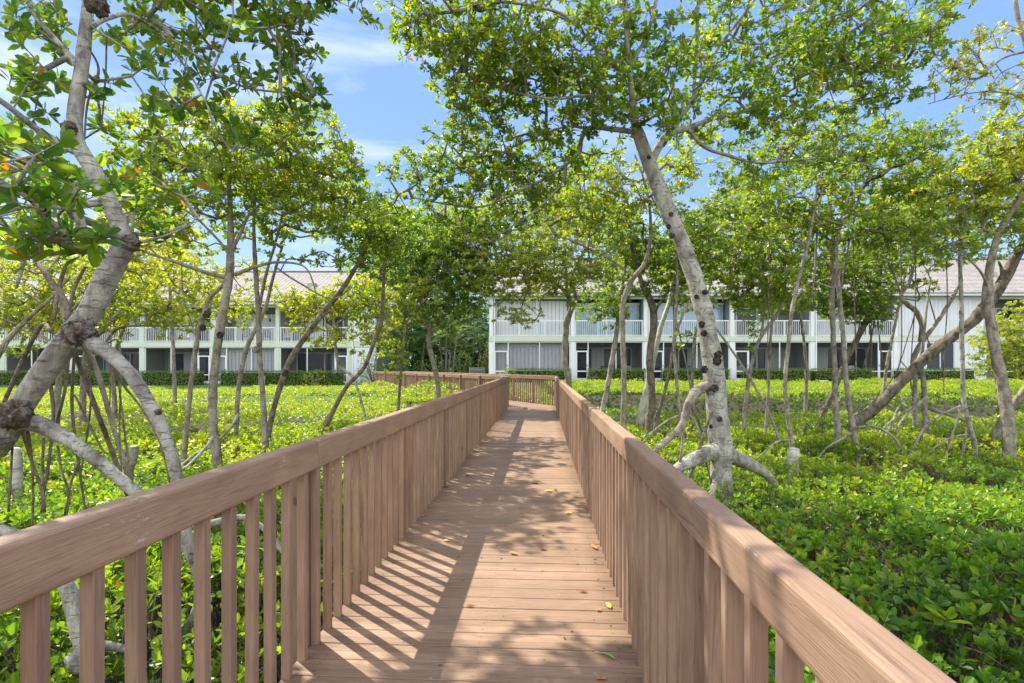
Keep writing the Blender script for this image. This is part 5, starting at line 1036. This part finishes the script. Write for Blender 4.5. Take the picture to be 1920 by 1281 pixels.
T('stout grey mangrove stem leaning out of the right picture edge',
  [[(1862, 828, 10.2, 20), (1885, 780, 10, 18), (1915, 740, 9.8, 18), (1960, 680, 9.6, 16), (2020, 560, 9.4, 12), (2050, 420, 9.2, 9)]],
  [(1980, 400, 9.3, 100, 80, .9, 1.0)], W(1862, 828, 10.2), bark=M_BARK_GREY, hue=.55, seed=60)
T('round yellow-green bush in front of the last balcony at the right edge',
  [[(1870, 735, 19, 8), (1868, 700, 19, 8), (1862, 660, 19, 6), (1850, 630, 19, 4)], [(1868, 690, 19, 6), (1900, 650, 19, 4), (1930, 610, 19, 3)]],
  [(1880, 640, 19, 45, 35, 1, 1.7), (1920, 600, 19, 50, 35, 1, 1.5), (1850, 660, 19, 30, 25, .7, 1.3), (1930, 660, 19, 50, 40, 1, 1.6), (1880, 690, 19, 60, 20, 1, 1.6)],
  W(1870, 735, 19), bark=M_BARK_GREY, hue=.72, seed=61, leaf=.11, cat='bush', name='mangrove_bush', group=None)
# the crowns further back on the right
for i, (lb, limbs, bl, bx) in enumerate([
    ('thin mangrove stem far behind the big scarred trunk, green crown against the roof', [[(1300, 770, 16, 9), (1298, 700, 16, 8), (1305, 620, 16, 8), (1330, 540, 16, 6), (1350, 460, 16, 5)]],
     [(1210, 500, 16, 60, 30, 1.2, 1.0), (1250, 530, 16, 60, 25, 1.2, 1.0), (1480, 500, 16, 60, 40, 1.2, 1.2), (1360, 420, 16, 70, 60, 1.4, 1.4), (1400, 480, 16, 60, 40, 1.2, 1.2), (1330, 500, 16, 50, 40, 1.2, 1.0), (1390, 360, 16, 50, 30, 1.2, .8)], (1300, 770, 16)),
    ('mangrove stem behind the hanging roots with a high leafy crown over the white siding', [[(1655, 770, 16, 9), (1662, 690, 16, 8), (1680, 600, 16, 7), (1700, 500, 16, 6), (1720, 420, 16, 5)]],
     [(1600, 580, 16, 70, 25, 1.2, 1.0), (1830, 470, 16, 60, 30, 1.2, .8), (1640, 540, 16, 60, 30, 1.2, 1.0), (1750, 460, 16, 70, 40, 1.2, 1.0), (1750, 400, 16, 90, 50, 1.4, 1.2), (1670, 380, 16, 70, 50, 1.4, 1.3), (1840, 400, 16, 70, 50, 1.4, .9, .1), (1730, 320, 16, 80, 40, 1.2, 1.1), (1600, 470, 16, 50, 50, 1.2, 1.0), (1770, 480, 16, 50, 25, 1, .7)], (1655, 770, 16)),
    ('thin pale mangrove between the forked stem and the tall thin stem', [[(1510, 770, 15, 9), (1512, 700, 15, 8), (1505, 620, 15, 7), (1490, 540, 15, 6), (1470, 460, 15, 4)]],
     [(1440, 580, 15, 60, 25, 1, 1.0), (1480, 430, 15, 70, 50, 1.2, 1.3), (1540, 480, 15, 60, 50, 1.2, 1.2), (1450, 520, 15, 50, 40, 1.1, 1.1), (1520, 560, 15, 40, 25, .9, .8)], (1510, 770, 15))]):
    T(lb, limbs, bl, W(*bx), bark=M_BARK_GREY, hue=.54, seed=70 + i, leaf=.11)
# ------------------------------------------------------------ stumps and posts
def stump(px, d, wpx, ytop, ybot, label, m=M_STUMP, lean=0, cat='stump', name='tree_stump', grp='cut stumps and posts'):
    b = W(px, ybot, d); t = W(px + lean, ytop, d); b = Vector((b.x, b.y, b.z)); org = Vector((b.x, b.y, float(gz(b.x, b.y))))
    root = empty(name, org, label, cat, grp); r = wpx / F * d / 2
    mb = MB(); tube(mb, [org + Vector((0, 0, -.05)), b, (b + t) / 2 + Vector((r * .1, 0, 0)), t], [r * 1.15, r * 1.08, r, r * .95], 12, rough=.12, seed=int(px))
    build_mixed(mb, 'stem', m, root, org)
    mb = MB(); tube(mb, [t, t + Vector((0, 0, .012))], [r * .93, r * .8], 12, rough=.05); build_mixed(mb, 'cut_top', M_STUMP, root, org)
stump(1486, 8.1, 21, 842, 892, 'white weathered cut post below the tall thin stem at right', lean=2)
stump(240, 5.9, 16, 838, 900, 'cut branch stump leaning right behind the left foreground roots', M_BARK_GREY, lean=12)
stump(30, 6.2, 18, 842, 880, 'pale cut stump at the far left edge behind the prop roots', lean=-2)
stump(459, 11.5, 6, 796, 815, 'thin short cut post among the shrubs right of the curved trunk', M_BARK_GREY)
stump(1115, 14, 8, 745, 775, 'small grey cut post showing above the right railing', M_BARK_GREY)
# ------------------------------------------------------------ gap between the buildings: palms, shrubs, background trees
def palm(px, d, h, n, label, sc=1.0, seed=1, trunk_r=.07, stems=4):
    g = np.random.default_rng(seed); x = ground_x(px, d); z0 = float(gz(x, d)); root = empty('palm', (x, d, z0), label, 'palm', 'palms between the buildings')
    mb = MB(); V_, F_, H_ = [], [], []; nv = 0; rr = MB()
    for s in range(stems):
        bx = g.normal(0, .45, 2); hh = h * g.uniform(.55, 1.0); top = Vector((bx[0] * 1.6, bx[1] * 1.2, hh))
        tube(mb, [Vector((bx[0], bx[1], -.1)), Vector((bx[0] * 1.2, bx[1], hh * .5)), top], [trunk_r * 1.2, trunk_r, trunk_r * .8], 8, seed=s)
        for k in range(n):
            az = g.uniform(0, 6.28); el = g.uniform(.2, 1.25); Lf = sc * g.uniform(1.9, 2.8)
            pts = []; p = np.array(top); dr = np.array([math.cos(az) * math.cos(el), math.sin(az) * math.cos(el), math.sin(el)])
            for q in range(9):
                pts.append(p.copy()); p = p + dr * Lf / 8; dr = dr + np.array([0, 0, -.17]); dr /= np.linalg.norm(dr)
            pts = np.array(pts); frusta(rr, pts[:-1], pts[1:], np.full(8, .014), np.full(8, .009), 4)
            t = np.linspace(.6, 7.9, 44); i0 = t.astype(int); f_ = (t - i0)[:, None]; P = pts[i0] * (1 - f_) + pts[np.minimum(i0 + 1, 8)] * f_
            Tn = unit(pts[np.minimum(i0 + 1, 8)] - pts[i0]); sd = unit(np.cross(Tn, [0, 0, 1.])); sg = np.where(np.arange(44) % 2, 1, -1)[:, None]
            D_ = unit(sd * sg + Tn * .7 + np.array([0, 0, -.25]) + g.normal(0, .1, (44, 3))); Ln = .42 * sc * np.sin(np.clip(t / 8 * 2.6 + .35, 0, 3.1))
            TVs = np.array([[0, 0, 0], [-.075, .4, 0], [0, 1, -.12], [.075, .4, 0]]); Wd = unit(np.cross(D_, np.cross(Tn, sd)) + 1e-6)
            Nn = np.cross(Wd, D_); VV = P[:, None] + Ln[:, None, None] * (Wd[:, None] * TVs[None, :, 0, None] + D_[:, None] * TVs[None, :, 1, None] + Nn[:, None] * TVs[None, :, 2, None])
            V_.append(VV.reshape(-1, 3)); F_.append((np.array([[0, 3, 2, 1]])[None] + (np.arange(44) * 4)[:, None, None]).reshape(-1, 4) + nv); nv += 44 * 4; H_.append(np.full(44 * 4, g.uniform(.1, .8)))
    build_mixed(mb, 'trunk', M_BARK_GREY, root); build_mixed(rr, 'frond_ribs', M_LAWN, root)
    mesh_np('fronds', np.concatenate(V_), np.concatenate(F_), M_PALM, root, False, np.concatenate(H_))
palm(785, 41, 3.2, 9, 'arching feather palm clump left of the gap between the buildings', 1.2, 1)
palm(835, 40, 3.6, 10, 'tall feather palm clump in the middle of the gap between the buildings', 1.3, 2)
palm(885, 41, 3.4, 9, 'feather palm clump beside the corner of the right townhouses', 1.2, 3)
palm(745, 43, 3.8, 8, 'feather palm clump beside the corner of the left townhouses', 1.2, 4)
palm(860, 46, 5.0, 12, 'taller feather palm clump standing behind the others in the gap', 1.4, 5, stems=5)
def shrub(px, d, ytop, wpx, label, hue, seed, leaf=.12, m=M_LEAFH):
    g = W(px, 720, d); z0 = float(gz(g.x, d)); top = EYE - (ytop - HY) / F * d; h = top - z0; root = empty('shrub', (g.x, d, z0), label, 'shrub', 'shrubs between the buildings')
    r = np.random.default_rng(seed); w_ = wpx / F * d / 2; n = int(w_ * h * 150); q = unit(r.normal(0, 1, (n, 3))) * (r.random((n, 1)) ** .3); q[:, 2] = np.abs(q[:, 2])
    P = q * [w_, w_ * .7, h]; P *= (1 + .12 * np.sin(P[:, [1, 2, 0]] * 5)); V, Fc, hh = rosettes(P, q + [0, -.2, .5], np.full(n, leaf), hue, 7, 'lo'); mesh_np('foliage', V, Fc, m, root, False, hh)
    mb = MB()
    for k in range(6):
        a = r.uniform(0, 6.28); tube(mb, [Vector((0, 0, -.1)), Vector((w_ * .3 * math.cos(a), w_ * .3 * math.sin(a), h * .4)), Vector((w_ * .6 * math.cos(a), w_ * .5 * math.sin(a), h * .8))], [.05, .035, .015], 6)
    build_mixed(mb, 'stems', M_BARK_DARK, root)
shrub(700, 36.5, 655, 70, 'broad leaved green shrub at the right end of the left hedge', .4, 1)
shrub(755, 38.5, 650, 80, 'dark glossy shrub under the left palms', .3, 2)
shrub(810, 38, 664, 70, 'dark shrub at the foot of the middle palm', .4, 3)
shrub(865, 38, 658, 70, 'rounded shrub behind the air conditioner', .5, 4)
shrub(912, 39, 650, 40, 'light green shrub against the corner of the right townhouses', .75, 5, m=M_LEAF)
shrub(940, 32.8, 696, 60, 'small yellow-green plant in front of the first screen door', .9, 6, .09, M_LEAF)
shrub(1110, 32.2, 700, 30, 'small green shrub in front of the fan patio hedge', .5, 7, .09)
shrub(590, 35.3, 692, 70, 'yellowish croton-like shrub in the left hedge line', .9, 8, .09, M_LEAF)
for a_ in ((765, 47, 575, 120, 'tall dark thicket behind the palms, left part', .2, 11), (830, 48, 560, 120, 'tall dark thicket behind the palms, middle part', .15, 12), (893, 47, 580, 90, 'tall dark thicket behind the palms, right part', .22, 13)): shrub(*a_, leaf=.24)
for i, (px, d, yb, lb) in enumerate(((700, 50, 400, 'far tree rising over the end of the left roof'), (800, 52, 430, 'dense far tree closing the gap between the buildings'), (880, 50, 470, 'far tree just left of the right roof'), (1010, 60, 470, 'far tree behind the right roof near its left end'), (250, 60, 480, 'far tree behind the left roof'))):
    T(lb, [[(px, 735, d, 9), (px + 3, 650, d, 8), (px - 2, 560, d, 6), (px, yb + 50, d, 4)]],
      [(px, yb + 60, d, 45, 50, 3, 1.3), (px - 25, yb + 120, d, 40, 50, 3, 1.4), (px + 25, yb + 130, d, 40, 50, 3, 1.4), (px, yb + 210, d, 55, 50, 3, 1.4)] if px not in (1010, 250) else [(px, yb + 30, d, 60, 25, 3, 1.2)],
      W(px, 735, d), bark=M_BARK_DARK, hue=.30, seed=90 + i, leaf=.26, group='far trees behind the buildings', name='far_tree', lod='lo')
# ------------------------------------------------------------ litter on the boardwalk
def litter(px, py, ln, col, label, rot, curl=.3):
    p = G(px, py, .004); o_ = empty('fallen_leaf', (p.x, p.y, .004), label, 'leaf', 'fallen leaves on the boardwalk', rot)
    n = 7; V = []; 
    for i in range(n):
        t = i / (n - 1); wd = .22 * ln * math.sin(math.pi * min(1, t * .93 + .04)) ** .7
        for s in (-1, 0, 1): V.append([s * wd, (t - .5) * ln, .003 + curl * ln * (t - .45) ** 2 + abs(s) * .14 * ln * math.sin(math.pi * t)])
    Fc = []
    for i in range(n - 1):
        for s in (0, 1): a = i * 3 + s; Fc.append([a, a + 1, a + 4, a + 3])
    m = bpy.data.materials.get('leaf_' + col) or plain('leaf_' + col, {'orange': (.55, .22, .04), 'yellow': (.60, .45, .06), 'brown': (.22, .09, .04)}[col], .5, .25, 30)
    b = mesh_np('blade', V, np.array(Fc), m, o_, True); sm = b.modifiers.new('thickness', 'SOLIDIFY'); sm.thickness = .0012
    mb = MB(); tube(mb, [Vector((0, -.5 * ln, .006 + curl * ln * .2)), Vector((.01 * ln, -.68 * ln, .006))], [.0018, .0012], 6, .03); build_mixed(mb, 'stalk', m, o_)
for a in [(963, 1039, .075, 'orange', 'large bright orange fallen leaf lying in the middle of the deck', .9), (1018, 1031, .06, 'brown', 'reddish brown curled leaf right of the large orange leaf', 1.2),
          (838, 1015, .06, 'yellow', 'yellow fallen leaf on the railing shadow at left', 1.3), (1114, 1027, .09, 'orange', 'orange brown curled leaf against the right pickets', .3), (1141, 1137, .07, 'yellow', 'yellow leaf near the right pickets, close to the camera', .1),
          (877, 893, .08, 'brown', 'small brown leaf near the left pickets in the picket shadows', 1.4), (1003, 907, .08, 'brown', 'brown leaf right of the deck centre in leafy shadow', 1.2), (1030, 922, .10, 'yellow', 'dull yellow leaf in leafy shadow right of the deck centre', 1.7),
          (1041, 919, .07, 'brown', 'dark brown leaf beside the dull yellow one', .2), (1066, 963, .07, 'yellow', 'pale yellow leaf in the sun right of the deck centre', 1.2), (881, 1137, .05, 'brown', 'small red brown leaf at the edge of the rail shadow', 1.4),
          (1128, 1274, .05, 'orange', 'orange leaf at the bottom edge of the picture', 1.6), (835, 914, .09, 'brown', 'dark leaf against the foot of the left pickets', 1.5), (988, 840, .07, 'yellow', 'tiny yellow leaf far along the sunlit deck', 1.5), (1010, 856, .08, 'orange', 'tiny orange leaf far along the deck', 1.2),
          (1123, 1145, .04, 'orange', 'tiny orange leaf left of the yellow one by the right pickets', 2.0), (1093, 1110, .05, 'brown', 'thin brown leaf lying across a board right of centre', 1.5)]: litter(*a)
pr = G(1136, 1227, .01); po = empty('seed_pod', (pr.x, pr.y, 0), 'long green mangrove seed pod lying on the boards at lower right', 'seed pod')
mb = MB(); tube(mb, [Vector((-.055, .028, .008)), Vector((-.02, .018, .009)), Vector((.01, .004, .009)), Vector((.032, -.022, .008)), Vector((.038, -.034, .007))], [.002, .0045, .0055, .005, .002], 10, .01, .02)
build_mixed(mb, 'pod', plain('green_pod', (.22, .34, .07), .4, .2, 40), po)
mb = MB(); tube(mb, [Vector((-.056, .028, .008)), Vector((-.066, .031, .009))], [.0045, .003], 8, .005, .02); build_mixed(mb, 'cap', plain('brown_pod_cap', (.2, .11, .05), .6), po)

# small crumbs of leaf, twig and seed scattered over the boards
g_ = np.random.default_rng(5); mb = MB()
for i in range(150):
    v = g_.uniform(1.2, 13) ; u = g_.uniform(UL + .03, UR - .03) if i % 3 else g_.choice([UL + .04, UR - .05]) + g_.normal(0, .02)
    p = bw(u, v); L_ = g_.uniform(.006, .022); M_ = Matrix.Translation((p.x, p.y, .003)) @ Matrix.Rotation(g_.uniform(0, 6.28), 4, 'Z') @ Matrix.Rotation(g_.normal(0, .3), 4, 'X')
    mb.box(-L_ / 2, L_ / 2, -L_ * .25, L_ * .25, -.001, .0015, M_)
tag(mb.build('leaf_crumbs', plain('dry_leaf_crumbs', (.22, .12, .05), .8, .6, 9)), 'tiny crumbs of dry leaf and twig scattered over the boards', kind='stuff')
